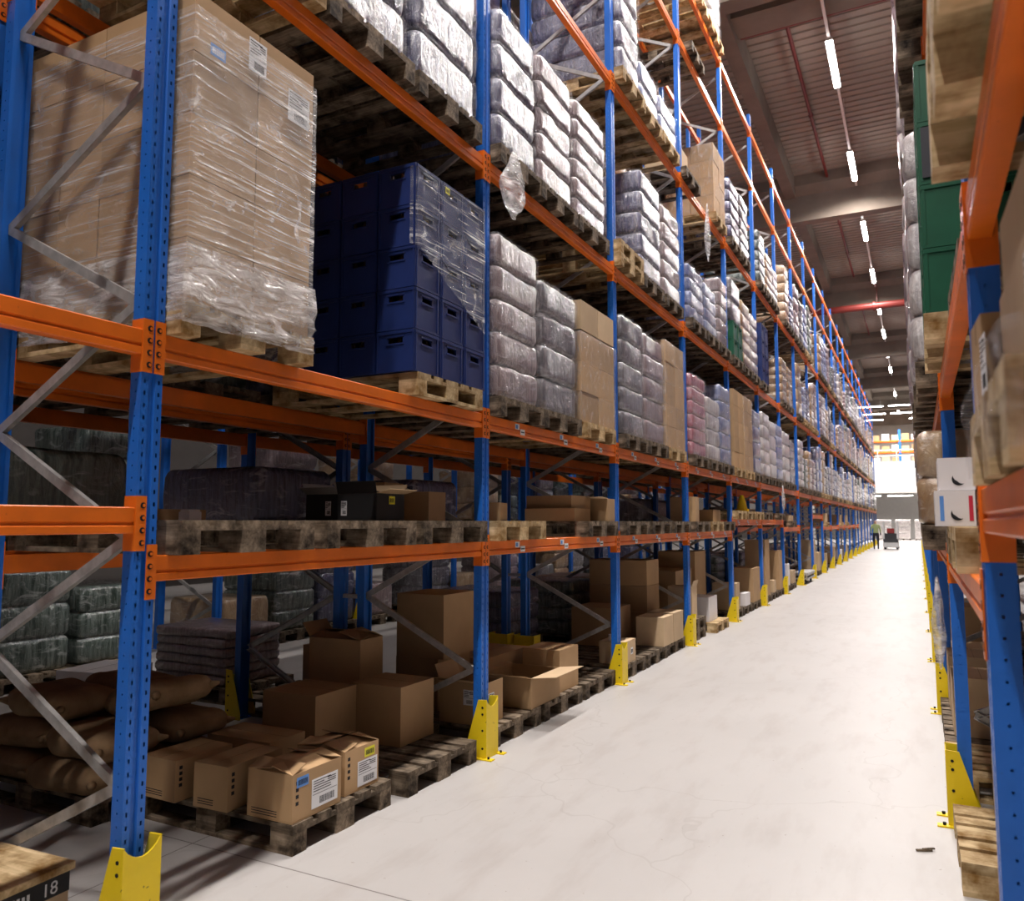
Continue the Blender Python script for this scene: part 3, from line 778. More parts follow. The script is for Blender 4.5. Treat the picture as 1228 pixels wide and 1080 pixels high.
# cartons, film round the lower rows
def carton_stack(i, lev, y0, y1, rows, ch, loose, film_, xx=PX, cols=2, deep=3, mat=CARD, zt=None, seed=0, pk='light', near=True):
    z = LS[lev]; yc = (y0+y1)/2; where = 'long racking, %s level, %s bay' % (LN[lev], ORD[i+1])
    sp = SP[int(max(0,min(2,(yc-(Y0+BAY*i))//.93)))]
    pallet(xx, yc, z, 'pallet under the brown cartons, %s, %s place' % (where, sp), 'pallets in the long racking', pk, near)
    w = 1.14/deep; d = (y1-y0-.03)/cols
    t = empty('carton_stack', 'stack of brown cartons in film, %s, %s place' % (where, sp), 'pallet load', (xx,yc,z+.145), 0, 'stacks of brown cartons')
    me = card_box(w-.006, d-.006, ch-.004, None, mat).mesh('carton', [mat, TAPE])
    for c in range(rows):
        for a in range(deep):
            for b in range(cols):
                if c < rows-1 and 0 < a < deep-1 and 0 < b < cols-1: continue
                link('carton', me, t, (-.57+w*(a+.5)+R.uniform(-.004,.004), -(y1-y0-.03)/2+d*(b+.5), c*ch), .003)
    hh = rows*ch
    zs = [(.005,-.008)]+[(hh*q/8, -.008-.004*(q%2)) for q in range(1,8)]+[(hh*.985,-.012),(hh+.012,.03)]
    if film_: link('stretch_film', soft_mesh('stretch_film', FILMV, 1.15, y1-y0-.02, zs, .02, amp=.010, seed=seed+4, cap=False, n=10), t)
    if loose:
        for b in range(loose):
            carton(xx+.57-w/2, yc-(y1-y0-.03)/2+d*(b+.5), z+.145+hh+.014, w-.01, d-.01, ch*.98, 'unwrapped brown carton, %s of two side by side on top of the wrapped cartons' % ORD[b], 'loose cartons on a wrapped stack', CARDP)
    return t
carton_stack(1,2,6.66,7.58,3,.285,2,True,cols=2,deep=3)
put(2,2,7.80,8.58,'grey',5,3.85,seed=2)
put(2,2,8.62,9.40,'mauve',5,3.82,seed=0)
carton_stack(2,2,9.42,10.30,5,.27,0,True,cols=2,deep=4,seed=3)
put(3,2,10.68,11.55,'red',6,3.70,seed=1)
put(3,2,11.62,12.45,'white',4,3.50,seed=2)
put(3,2,12.50,13.28,'blue',5,3.82,seed=0)
carton_stack(4,2,13.48,14.30,5,.27,0,False,cols=2,deep=3,near=False)
carton_stack(4,2,14.36,15.16,5,.27,0,True,cols=2,deep=3,seed=5,near=False)
put(4,2,15.22,16.02,'violet',4,3.78)
put(5,2,16.30,17.10,'white',5,3.86); put(5,2,17.16,17.96,'white',4,3.78); put(5,2,18.02,18.82,'blue',5,3.8)
put(6,2,19.15,19.95,'white',4,3.75); put(6,2,20.0,20.8,'grey',5,3.6)
# ---- third level
def bare(i, lev, yc, n=1, pk='light', near=True):
    for q in range(n):
        pallet(PX, yc, LS[lev]+.144*q, '%s pallet%s, long racking, %s level, %s bay, %s place' % (('pale' if pk!='old' else 'weathered'),('' if n==1 else ', %s of a low pile' % (ORD[q]+' up')), LN[lev], ORD[i+1], SP[int(max(0,min(2,(yc-(Y0+BAY*i))//.93)))]), 'bare pallets in the long racking', pk, near)
bare(0,3,2.66,2,'light')
put(0,3,3.12,3.86,'violet',5,5.9,seed=0); put(0,3,3.95,4.74,'violet',4,5.8,seed=1,)
put(1,3,4.98,5.74,'violet',4,5.62,seed=2); put(1,3,5.79,6.52,'mauve',5,5.66,seed=1); put(1,3,6.56,7.42,'rose',6,5.64,seed=0,)
bare(2,3,8.125,2,'light')
put(2,3,8.50,9.40,'violet',5,5.75,seed=1); put(2,3,9.46,10.26,'rose',5,5.68,seed=2)
put(3,3,10.72,11.56,'blue',4,5.28,seed=0); put(3,3,11.62,12.42,'blue',4,5.25,seed=1); put(3,3,12.6,13.2,'rose',5,5.6,seed=2)
# green crates with a wrapped load on them
def plain_crates(i, lev, y0, n, mat, colname, style, h2, x=PX):
    z = LS[lev]; sp = SP[int(max(0,min(2,(y0+.4-(Y0+BAY*i))//.93)))]
    pallet(x, y0+.4, z, 'pallet under %s crates, long racking, %s level, %s bay, %s place' % (colname, LN[lev], ORD[i+1], sp), 'pallets in the long racking', 'old', False)
    for c in range(n):
        for a in range(2):
            for b in range(2):
                o = link('plastic_crate', GCM[colname], None, (x-.3+.6*a, y0+.2+.4*b, z+.145+.30*c))
                tag(o, '%s crate, %s layer, long racking, %s level, %s bay, %s corner' % (colname, ORD[c], LN[lev], ORD[i+1], (('inner','aisle')[a]+' '+('near','far')[b])), 'crate', colname+' crates in the long racking')
    if style: load(style, x, y0+.4, z+.145+.30*n+.002, 1.14, .8, h2, 2, 'on %s crates, %s level, %s bay' % (colname, LN[lev], ORD[i+1]), False)
GCM = {'green': crate_mesh(.594,.394,.298,CRGREEN,.13,.04), 'blue': crate_mesh(.594,.394,.298,CRBLUE,.13,.04)}
plain_crates(4,3,13.50,2,CRGREEN,'green','grey',.78)
put(4,3,14.42,15.2,'tan',5,5.7); put(4,3,15.26,16.0,'white',5,5.65)
plain_crates(5,3,16.30,4,CRBLUE,'blue',None,0)
put(6,3,19.1,19.9,'tan',5,5.5); put(6,3,20.0,20.8,'tan',5,5.45)
# ---- fourth level
put(2,4,7.86,8.54,'violet',5,8.1,seed=2,pk='light',x=PX+.02)
put(2,4,8.62,9.36,'blue',2,7.15,seed=1,pk='light'); put(2,4,9.42,10.22,'blue',2,7.12,seed=0,pk='light')
pallet(PX, 10.95, LS[4], 'pallet under the single pale carton, fourth level of the long racking', 'pallets in the long racking', 'old')
carton(PX+.2,10.95,LS[4]+.145,.5,.5,.42,'single pale carton alone on its pallet, fourth level of the long racking', None, CARDP)
carton_stack(3,4,12.35,13.2,4,.29,0,True,cols=2,deep=3,seed=6)
put(4,4,13.6,14.4,'violet',5,7.7); put(4,4,14.5,15.3,'grey',5,7.75)
put(5,4,16.4,17.2,'green',5,7.7); put(5,4,17.3,18.1,'tan',5,7.5); put(5,4,18.15,18.9,'white',4,7.4)
# ---- top
for y in (8.6,9.6,10.0+.9): pass
bare(2,6,8.4,1,'light'); bare(2,6,9.4,1,'light'); bare(3,6,11.1,1,'light'); bare(3,6,12.1,1,'light')
put(3,6,12.55,13.25,'white',4,11.2,pk='light')
bare(2,5,8.3,1,'old'); bare(3,5,11.4,1,'old')

# ---- the remaining bays down the aisle
styles = ['white','blue','violet','tan','rose','violet','mauve','grey','tan','blue','green','white']
RR = random.Random(21)
for i in range(6, 22):
    for lev in (2,3,4):
        if i == 6 and lev in (2,3): continue
        for s in range(3):
            if RR.random() < (.06 if lev < 4 else .18): continue
            y0 = Y0+BAY*i+.10+.9*s; z = LS[lev]
            put(i, lev, y0+RR.uniform(0,.06), y0+RR.uniform(.70,.80), RR.choice(styles), RR.choice((4,5,5,6)), z+.144+RR.uniform(.8,1.55), False, RR.choice(('old','light')), spot=s)

# ---- lowest level (just under eye height)
S1 = 1.315+.175
pallet(PX, 2.66, S1, 'weathered bare pallet on the lowest shelf beside the front upright', 'pallets on the lowest level')
pallet(PX, 3.56, S1, 'weathered pallet under the black card boxes on the lowest shelf', 'pallets on the lowest level')
pallet(PX, 4.44, S1, 'weathered pallet at the end of the lowest shelf by the second upright', 'pallets on the lowest level')
E1 = S1+.145
def blackbox(x,y,rz,label,extra=None,w=.46,d=.36,h=.165):
    t = carton(x,y,E1,w,d,h,label,'black card boxes',BLACKC,rz,flaps=[('-y',1.0 if not extra else .25,.075,GREYIN if not extra else BLACKC),('+x',1.35,.10,extra or BLACKC),('-x',.5,.08,GREYIN),('+y',.5,.07,extra or GREYIN)],
               stick=[('ship',.02 if not extra else -.12,.03,.045,.09,WHITEP,'-y')])
    return t
blackbox(-3.34,4.02,.0,'open black card box with grey flap and white label, on the lowest shelf',w=.28,d=.30)
t = blackbox(-3.05,3.985,.0,'open black card box with a cream flap and a yellow label on the lowest shelf',CARDP,w=.30,d=.29)
sticker('bar',.06,.05).build('yellow_barcode_label',[YELL,INKD],t,(.1506,-.02,.10))
carton(-3.38,4.46,E1,.30,.26,.26,'tall brown carton with red print behind the black card boxes','cartons on the lowest shelf',CARD,.1)
carton(-3.10,4.66,E1,.22,.20,.20,'small brown carton beside the black boxes, near the second upright','cartons on the lowest shelf',CARD,-.05)
carton(-3.72,3.0,E1,.24,.4,.06,'flat dark brown box lying on the bare pallet','cartons on the lowest shelf',CARD,.2)
o = MB(); o.box(-.04,.04,-.04,.04,0,.045).box(-.035,.035,-.035,.035,.045,.055); tag(o.build('white_pot', WHITEC, None, (-3.35,2.86,E1), bevel=.01), 'small white pot standing on the bare pallet, lowest shelf','pot')
# bay by bay further down
def lp(i, yc, label, kind='old', near=True): return pallet(PX, yc, L1Z[i]+.175, label, 'pallets on the lowest level', kind, near)
lp(1,5.42,'pale pallet on the lowest shelf just past the second upright','light')
e = L1Z[1]+.175+.145
carton(-2.98,5.40,e,.22,.24,.14,'small pale box tipped on its pallet, lowest shelf past the second upright',None,CARDP,.25,stick=[])
lp(1,7.15,'weathered pallet under the shallow brown trays, lowest shelf')
carton(-3.10,6.98,e,.50,.46,.12,'long shallow brown tray, lower one on the lowest shelf, third bay','shallow brown trays',CARD,.05)
carton(-3.12,7.04,e+.122,.48,.44,.12,'long shallow brown tray, upper one on the lowest shelf, third bay','shallow brown trays',CARD,-.04)
carton(-2.86,7.40,e,.30,.22,.22,'upright brown carton with white label beside the shallow trays','cartons on the lowest shelf',CARD,.02,flaps=[('-y',1.5,.16,CARDP)])
for s, yy in enumerate((8.2,9.1,10.0)): lp(2,yy,'weathered pallet on the lowest shelf, fourth bay, %s place' % SP[s])
lp(3,11.1,'pallet under the upright brown carton, lowest shelf, fifth bay'); lp(3,12.0,'pale pallet on the lowest shelf, fifth bay, middle place','light'); lp(3,12.85,'weathered pallet on the lowest shelf, fifth bay, rear place')
carton(-2.92,10.95,e,.35,.30,.34,'upright brown carton on the lowest shelf just past the fourth upright','cartons on the lowest shelf',CARD,.08)
carton(-3.1,12.4,e,.6,.5,.18,'low brown carton on the lowest shelf, fifth bay','cartons on the lowest shelf',CARD)
for s, yy in enumerate((13.85,14.75,15.6)): lp(4,yy,'pale pallet on the lowest shelf, sixth bay, %s place' % SP[s],'light',False)
m = MB(); z4 = L1Z[4]+.175+.145
m.tube((0,0,0),(0,0,.05),.13,12); m.tube((0,0,.05),(0,0,.30),.10,12,0,.035)
tag(m.build('yellow_cone', YELLOW, None, (-2.9,14.9,z4)), 'yellow marker cone on a pallet, lowest shelf', 'cone')
for s, yy in enumerate((16.6,18.3)): lp(5,yy,'old pallet on the lowest shelf, seventh bay, %s place' % SP[s*2],'old',False)
lp(6,20.2,'old pallet on the lowest shelf, eighth bay','old',False)
carton(-3.0,20.2,L1Z[6]+.175+.145,.5,.5,.14,'flat brown carton on the lowest shelf, eighth bay','cartons on the lowest shelf',CARDP)
for i in (9,11,12):
    lp(i,Y0+BAY*i+1.0,'pallet on the lowest shelf, %s' % bayname(i),'light',False)
    carton(-3.0,Y0+BAY*i+1.0,L1Z[i]+.175+.145,.5,.5,.3,'pale carton on the lowest shelf, %s' % bayname(i),'cartons on the lowest shelf',CARDP)

# ---- floor level of the long racking
G = .1455
def fp(yc, label, kind='old', near=True, x=-3.38, z=0): return pallet(x, yc, z, label, 'pallets on the floor under the long racking', kind, near)
fp(3.46,'weathered floor pallet carrying the row of brown cartons, next to the front upright')
fp(4.40,'weathered floor pallet under the two big brown boxes',x=-3.35)
bl = ('bar',.02,.17,.10,.05,BLUEL); yl = ('bar',.26,.17,.09,.055,YELL)
def shipbox(x,y,w,d,h,label,rz=0,stick=(),flaps=None): return carton(x,y,G,w,d,h,label,'cartons on the front floor pallet',CARD,rz,flaps,stick,lines=True)
shipbox(-2.945,3.245,.30,.37,.235,'torn-open brown carton with blue barcode and white delivery label, corner of the floor pallet',.0,
        [('bar',-.155,.165,.085,.05,BLUEL),('ship',-.045,.03,.20,.145,WHITEP)], flaps=[('+x',-1.35,.14),('-x',-1.45,.15),('-y',-1.2,.10),('+y',-1.3,.09)])
shipbox(-2.99,3.64,.34,.30,.235,'brown carton with yellow barcode and white delivery label on the floor pallet',.0,
        [('bar',.02,.165,.09,.05,YELL),('ship',-.04,.02,.175,.135,WHITEP)], flaps=[('+x',-1.4,.15),('-x',-1.42,.16),('-y',-1.35,.11),('+y',-1.2,.10)])
shipbox(-3.33,3.23,.24,.40,.225,'closed brown carton beside the torn-open one, middle of the front floor pallet row',.03)
shipbox(-3.69,3.20,.27,.38,.215,'closed brown carton at the inner end of the front floor pallet, beside the sacks',-.03)
shipbox(-3.66,3.68,.50,.30,.20,'low brown carton behind the row of closed cartons on the front floor pallet',.02)
G2 = G
carton(-3.68,4.18,G,.44,.42,.375,'big plain brown box on the second floor pallet, inner one of two','big boxes on the second floor pallet',CARD,.02)
carton(-3.31,4.60-.0,G,.42,.40,.385,'big plain brown box on the second floor pallet, aisle-side one of two','big boxes on the second floor pallet',CARD,0)
# boxes further in
pallet(-4.66,5.42,0,'weathered floor pallet deep under the back-to-back racking','pallets on the floor behind','old',True)
carton(-3.84,4.74,G,.46,.28,.29,'brown box carrying the open box, behind the two big boxes',None,CARD)
carton(-3.84,4.74,G+.292,.46,.28,.34,'big open brown box with raised flaps standing on another box',None,CARD,.04,flaps=[('-y',-1.35,.13),('+y',-1.2,.13),('+x',-1.3,.20),('-x',.6,.12)])
carton(-3.62,5.60,G,.40,.50,.40,'wide brown box low behind the second upright','boxes behind the second upright',CARD)
carton(-3.60,5.60,G+.402,.44,.50,.50,'wide brown box stacked on another behind the second upright','boxes behind the second upright',CARD,.03)
carton(-4.40,5.40,G,.45,.5,.46,'tall brown box deep behind the second upright','boxes behind the second upright',CARD)

# floor, bay after the second upright
fp(5.50,'weathered floor pallet just past the second upright, with labelled box'); fp(6.38,'weathered floor pallet under the box with raised flap'); fp(7.26,'weathered floor pallet just before the third upright')
carton(-3.06,5.26,G,.38,.30,.30,'brown box with torn white labels beside the second upright',None,CARD,.0,flaps=[('-x',.4,.12),('-y',1.2,.1)],stick=[('ship',-.08,.12,.09,.10,WHITEP),('ship',.02,.14,.09,.11,WHITEP,'-y')])
carton(-3.02,6.02,G,.46,.56,.24,'open brown box with one pale flap folded out toward the aisle',None,CARD,.0,flaps=[('+x',1.45,.22,CARDP),('-x',1.3,.2),('-y',1.3,.12)])
carton(-3.02,6.62,G,.36,.42,.36,'taller brown box behind the flapped one, closed',None,CARD,.0)
carton(-3.50,6.30,G,.42,.8,.33,'long brown box behind the flapped box',None,CARD,.0)
# after the third upright
fp(8.20,'weathered floor pallet past the third upright, under a small box',x=-3.36); fp(9.06,'weathered floor pallet in the middle of the fourth bay',x=-3.36); fp(9.92,'weathered floor pallet under the two joined cartons')
carton(-2.92,8.12,G,.28,.36,.23,'small pale box with white round label just past the third upright',None,CARDP,.0,stick=[('bar',.02,.08,.07,.07,WHITEP)])
m = MB(); m.tube((0,0,0),(0,0,.06),.035,10).tube((0,-.02,.03),(0,.09,.03),.03,10); tag(m.build('film_roll_end', WHITEC, None, (-2.95,8.02,G+.235)),'white roll end lying on the small pale box','roll')
for a in range(2):
    for c in range(3):
        carton(-3.34-.40*a,10.14,G+.33*c,.39,.52,.325,'big brown carton, %s layer, %s row of the pile past the third upright' % (ORD[c],('aisle','inner')[a]),'pile of big cartons past the third upright',CARD)
carton(-2.93,9.50,G,.34,.42,.34,'brown strapped carton on the floor pallet before the fourth upright, near one','joined cartons',CARDP)
carton(-2.93,9.95,G,.34,.44,.35,'brown strapped carton touching the guard of the fourth upright','joined cartons',CARDP)
carton(-3.55,9.30,G,.55,.6,.45,'large dark brown box behind the joined cartons',None,CARD)
# fifth bay
for q in range(2): fp(11.05,'old floor pallet, %s of two piled past the fourth upright' % ('lower','upper')[q],z=.144*q,near=False)
carton(-2.95,10.85,.29,.34,.26,.46,'upright brown carton with open top on piled pallets past the fourth upright',None,CARDP,flaps=[('+x',.3,.08)])
fp(12.20,'pale floor pallet under a white carton, fifth bay','light',False,x=-3.3)
carton(-2.98,12.15,G,.30,.52,.36,'white carton on a pale pallet, fifth bay',None,WHITEC)
carton(-3.5,12.1,G,.5,1.0,.75,'large dark brown box at the back of the fifth bay floor',None,CARD)
carton(-3.5,12.9,G-.14,.6,.7,1.15,'tall dark brown box at the back of the fifth bay floor, by the upright',None,CARD)
# sixth and on
R2 = random.Random(5)
hs = {4:[(13.75,.45,.30,CARDP),(14.62,.22,.4,WHITEC),(15.50,.62,.7,CARD)],5:[(16.75,1.12,.5,CARD),(17.60,.25,.3,CARDP),(18.45,.85,.45,CARD)],6:[(19.6,.50,.35,WHITEC),(20.5,.3,.5,CARDP)],
      8:[(24.95,.95,.4,CARDP),(26.2,.55,.6,CARDP)],9:[(28.2,.45,.4,CARDP)],10:[(31.0,.6,.5,CARD)],11:[(34.0,.4,.5,WHITEC)],12:[(36.6,.5,.5,CARDP)]}
for i, L in hs.items():
    for k, (yc, h, d, mt) in enumerate(L):
        lab = '%s, %s along the floor of the %s bay' % (('tall' if h > .7 else 'low')+(' white' if mt is WHITEC else ' brown')+' carton', ORD[k], ORD[i+1])
        fp(yc,'floor pallet under the %s' % lab,'old',False); carton(-2.98,yc,G,.4,d,h,lab,'cartons on far floor pallets',mt)
# low grey platform in the gap
t = empty('platform_trolley','low grey platform trolley standing in the empty bay between uprights','trolley',(-3.1,22.9,0))
MB().box(-.45,.45,-.75,.75,.22,.30).build('platform', GALV, t, bevel=.01)
MB().box(-.45,.45,-.75,.75,.12,.16).build('lower_frame', GALV, t)
for a in (-.35,.35):
    for b in (-.6,.6): MB().tube((a-.02,b,.07),(a+.02,b,.07),.07,12).build('wheel', DARK, t); 
for a in (-.4,.4):
    for b in (-.7,.7): MB().box(a-.02,a+.02,b-.02,b+.02,.16,.22).build('corner_post', GALV, t)

# ---- sacks on a pallet behind the front upright
pallet(-4.60,3.24,0,'long weathered pallet under the brown sacks','pallets on the floor behind','old')
def sack_mesh(L, W, T, seed):
    m = MB(); n, k = 44, 22; off = Vector((seed*5.1,seed*2.2,0))
    f = lambda t, e: math.copysign(abs(t)**e, t)
    for j in range(k+1):
        v = -HALF+PI*j/k; cv, sv = max(0,math.cos(v)), math.sin(v)
        for i in range(n):
            u = 2*PI*i/n; cu, su = math.cos(u), math.sin(u)
            x = f(cu,.32)*cv**.42*W/2; y = f(su,.32)*cv**.42*L/2
            edge = max(abs(x)/(W/2), abs(y)/(L/2))
            z = f(sv,.75)*T/2*(1-.25*edge**5)
            p = Vector((x,y,z)); nz = mnoise.noise(p*5+off)*.022 + mnoise.noise(p*13+off)*.010 + abs(mnoise.noise(Vector((x*4,y*16,z*3))+off))*.012*edge
            q = Vector((x/(W/2), y/(L/2), z/(T/2)*.8)).normalized()*nz; m.v.append((x+q.x, y+q.y, max(-T/2+.0,z+q.z)+T/2))
    for j in range(k):
        for i in range(n):
            a = j*n+i; b = j*n+(i+1)%n; m.f.append((a,b,b+n,a+n)); m.m.append(0)
    for s in (-1,1):       # gathered corners
        for g in (-1,1): m.tube((g*W*.40,s*L*.44,T*.48),(g*W*.50,s*L*.53,T*.52),.030,8,0,.008)
    return m.mesh('sack',[JUTE],True)
SK = [sack_mesh(.56,.42,.17,s) for s in range(3)]
sk = [(-4.72,3.00,.145,1.50,0,0,'bottom layer, inner front corner'),(-4.20,2.98,.145,1.62,0,1,'bottom layer, next to the upright'),(-4.74,3.46,.145,1.57,0,2,'bottom layer, inner back corner'),(-4.20,3.46,.145,1.5,0,0,'bottom layer, toward the cartons'),
      (-4.70,3.02,.317,1.62,0,1,'second layer, inner front corner'),(-4.14,3.02,.317,1.50,0,2,'second layer, next to the upright'),(-4.68,3.47,.317,1.52,0,0,'second layer, inner back corner'),(-4.10,3.47,.317,1.6,0,1,'second layer, toward the big boxes'),
      (-4.56,3.05,.489,1.56,0,2,'third layer, at the front'),(-4.50,3.48,.489,1.45,0,0,'third layer, at the back'),(-4.02,3.30,.52,1.45,-.22,1,'uppermost one, tipped against the pile')]
for x,y,z,rz,ry,k,l in sk:
    x -= .04
    o = link('jute_sack', SK[k], None, (x,y,z), rot=(0,ry,0) if not ry else (ry,0,rz))
    if not ry: o.rotation_euler = (0,0,rz)
    tag(o, 'brown jute sack, '+l+' of the pile', 'sack', 'pile of brown jute sacks')

# ---- crate standing at the very front edge on the floor
t = empty('display_carton','low pale box with black printed edge standing on the floor before the front upright','box',(-3.35,1.80,0),.06)
MB().box(-.25,.25,-.32,.32,0,.225).build('box_body',[CARDP],t,bevel=.004)
MB().box(-.265,.265,-.335,.335,.225,.256).build('wooden_lid',[WOODL],t,bevel=.004)
MB().box(.2502,.2512,-.32,.32,.145,.222).box(-.25,.25,-.3212,-.3202,.145,.222).build('black_band',[BLACKC],t)
def text(s, size, parent, loc, rot, mat, name='lettering'):
    c = bpy.data.curves.new(name,'FONT'); c.body = s; c.size = size; c.extrude = .0006; c.materials.append(mat)
    o = bpy.data.objects.new('tmp', c); me = bpy.data.meshes.new_from_object(o); bpy.data.objects.remove(o)
    me.materials.clear(); me.materials.append(mat); return link(name, me, parent, loc, rot=rot)
text('128', .07, t, (.252,-.28,.158), (HALF,0,HALF), WHITEP); text('18', .07, t, (.252,.20,.158), (HALF,0,HALF), WHITEP)
m = MB(); x = -.10
while x < .16: m.box(.2513,.2518,x,x+.012,.165,.19+.01*R.random()); x += .02
m.build('small_print', [WHITEP], t)
m = MB(); m.tube((.2505,.06,.09),(.2515,.06,.09),.04,16); m.box(.2505,.2515,.057,.063,.02,.09); m.build('umbrella_mark', [INKD], t)

for k, x in enumerate((-3.80,-4.12)):
    t = MB(); t.box(x-.12,x+.12,7.63,7.64,0,.42).box(x-.12,x-.113,7.63,7.80,0,.42).box(x+.113,x+.12,7.63,7.80,0,.42)
    tag(t.build('post_protector', YELLOW), 'square yellow guard on the %s of the paired inner posts' % ('first','second')[k], 'rack guard', 'yellow guards on inner posts')

# ---- hanging scraps of film
def hanging(x,y,z,h,label,w=.11,seed=0):
    m = MB(); n, k = 18, 16; off = Vector((seed*3.3,seed,0))
    for j in range(k+1):
        t_ = j/k; r = w*(.16+math.sin(min(1,t_*1.05)*PI)**.8*(.35+.75*t_)); zz = -h*t_
        for i in range(n):
            u = 2*PI*i/n; nz = 1+.35*mnoise.noise(Vector((math.cos(u)*1.4,math.sin(u)*1.4,t_*5))+off)
            m.v.append((r*.35*math.cos(u)*nz, r*math.sin(u)*nz+.02*math.sin(t_*5+seed), zz+.02*mnoise.noise(Vector((u,t_*9,seed)))))
    for j in range(k):
        for i in range(n):
            a = j*n+i; b = j*n+(i+1)%n; m.f.append((a,b,b+n,a+n)); m.m.append(0)
    tag(m.build('film_scrap', FILMB, None, (x,y,z), smooth=True), label, 'plastic film', 'loose scraps of film')
hanging(-2.62,5.10,4.42,.52,'loop of clear film hanging from the third beam level beside the second upright',.19,1)
hanging(-2.66,11.6,6.44,.9,'strip of clear film hanging from the fourth beam level, fifth bay',.12,2)
hanging(-2.60,17.9,2.42,.55,'strip of clear film hanging from the second beam level, seventh bay',.12,3)
hanging(-3.95,3.0,2.38,.30,'short twist of clear film hanging behind the front upright',.08,4)
hanging(.05,3.4,1.42,.34,'torn clear film dangling under the white boxes across the aisle',.07,5)

# ---- racking behind: dim loads
def back_load(x, y, z, style, h, L, where, dd=1.0, w=.8):
    where = where.replace('racking behind, ','behind, ')
    pallet(x, y, z, 'pallet under the %s stack, %s' % (style, where), 'pallets in the racking behind', 'old', False)
    load(style, x, y, z+.144, dd, w, h, L, where, False)
RB = random.Random(9); xb = -4.60
for i in range(-1, 11):
    for s in range(3):
        y = Y0+BAY*i+.52+.9*s
        for lev, z in ((0,0),(1,1.30+.175),(2,2.20+.175),(3,LS[3]),(4,LS[4])):
            if lev == 0 and (i < 2 or s == 1): continue
            if lev == 1 and RB.random() < .55: continue
            if lev >= 2 and RB.random() < (.12 if i < 3 else .35): continue
            hh = {0:.7,1:.40,2:RB.uniform(.9,1.4),3:1.3,4:1.2}[lev]
            back_load(xb, y, z, RB.choice(['grey','violet','tan','green','mauve']), hh, 1 if hh < .5 else 4, 'racking behind, %s, %s bay, %s place' % (('floor','lowest level','second level','third level','fourth level')[lev], ORD[i+1], SP[s]))
# racking past the second aisle
for i in range(-1, 9):
    for s in range(3):
        y = 1.5+BAY*i+.52+.9*s
        for lev, z in ((0,0),(1,1.35+.175),(2,2.9+.175)):
            if RB.random() < .35: continue
            hh = RB.choice((.5,.8,1.0,1.1))
            back_load(-8.30, y, z, RB.choice(['grey','violet','tan','grey','mauve','green']), hh, 1 if hh < .7 else 3, 'past second aisle, %s, %s bay, %s place' % (('floor','lowest level','second level')[lev], ORD[i+1], SP[s]))
# banana-style printed carton and grey bundles seen low behind the front upright
carton(-6.3,4.55,.145,.5,.55,.24,'pale printed box with blue and yellow patches on a pallet beyond the sacks',None,WHITEC,.2,stick=[('bar',.05,.05,.16,.14,BLUEL),('bar',-.2,.02,.18,.16,YELL)])
pallet(-6.3,4.55,0,'pallet under the pale printed box beyond the sacks','pallets on the floor behind','old',False)
pallet(-6.1,5.6,0,'pallet under the flat grey bundles beyond the sacks','pallets on the floor behind','old',False)
for q in range(6):
    m = soft_mesh('flat_bundle', PACKS['mauve'][0], .95,.7,[(0,.01),(.02,0),(.06,0),(.08,.01)], .03, amp=.01, seed=q%2)
    tag(link('flat_bundle', m, None, (-6.1,5.6,.145+.083*q), rot=(0,0,R.uniform(-.04,.04))), 'flat grey bundle, %s up in the pile beyond the sacks' % ORD[q], 'bundle', 'pile of flat grey bundles')

# ================= racking across the aisle =================
def rp(y, z, label, kind='old', x=.66, near=True, rz=0): return pallet(x, y, z, label, 'pallets in the racking across the aisle', kind, near, rz)
ZR1a, ZR1b, ZR2 = 1.53+.175, 1.29+.175, 2.25+.175
# pale pallets and white boxes with crescents, lowest level beyond the upright
rp(3.25, ZR1b, 'fresh pale pallet under the white crescent-marked boxes','light',.70)
def crescent(parent, loc, r, face):
    m = MB(); n = 18; b = 0; P = []
    for i in range(n+1):
        a = PI*.80+.95*PI*i/n; P.append((r*math.cos(a), r*math.sin(a)))
    Q = []
    for i in range(n+1):
        a = PI*.80+.95*PI*i/n; k = math.sin(PI*i/n); Q.append(((r-.60*r*k)*math.cos(a)+.0*r, (r-.60*r*k)*math.sin(a)))
    for i in range(n): m.quad([(P[i][0],0,P[i][1]),(P[i+1][0],0,P[i+1][1]),(Q[i+1][0],0,Q[i+1][1]),(Q[i][0],0,Q[i][1])])
    for i in range(n): m.quad([(P[i][0],-.0008,P[i][1]),(P[i+1][0],-.0008,P[i+1][1]),(Q[i+1][0],-.0008,Q[i+1][1]),(Q[i][0],-.0008,Q[i][1])])
    o = m.build('crescent_mark', [INKD], parent, loc)
    if face == '-x': o.rotation_euler = (0,0,-HALF)
    return o
def whitebox(x,y,z,w,d,h,label,rz=0,band=False):
    t = carton(x,y,z,w,d,h,label,'white boxes with black crescents',WHITEC,rz)
    crescent(t,(w*.06,-d/2-.0012,h*.34),.024,'-y'); crescent(t,(-w/2-.0012,.0,h*.34),.024,'-x')
    m = MB(); m.box(-w/2+.016,-w/2+.030,-d/2-.0012,-d/2-.0006,.02,h-.02)
    if band: m.build('blue_stripe',[BLUEL],t); MB().box(w/2-.022,w/2-.008,-d/2-.0012,-d/2-.0006,.02,h-.02).build('red_stripe',[REDL],t)
    return t
zb = ZR1b+.145
whitebox(.125,3.55,zb,.135,.22,.135,'white box with black crescent and blue stripe, lower one at the aisle edge',.0,True)
whitebox(.135,3.56,zb+.137,.125,.20,.125,'white box with black crescent, upper one at the aisle edge')
whitebox(.270,3.50,zb,.14,.24,.135,'white box with black crescent and red stripe, lower inner one')
whitebox(.275,3.42,zb+.137,.14,.24,.135,'white box with black crescent, upper inner one')
rp(4.30, ZR1b, 'weathered pallet on the lowest shelf across the aisle, beyond the white boxes','old',.72)
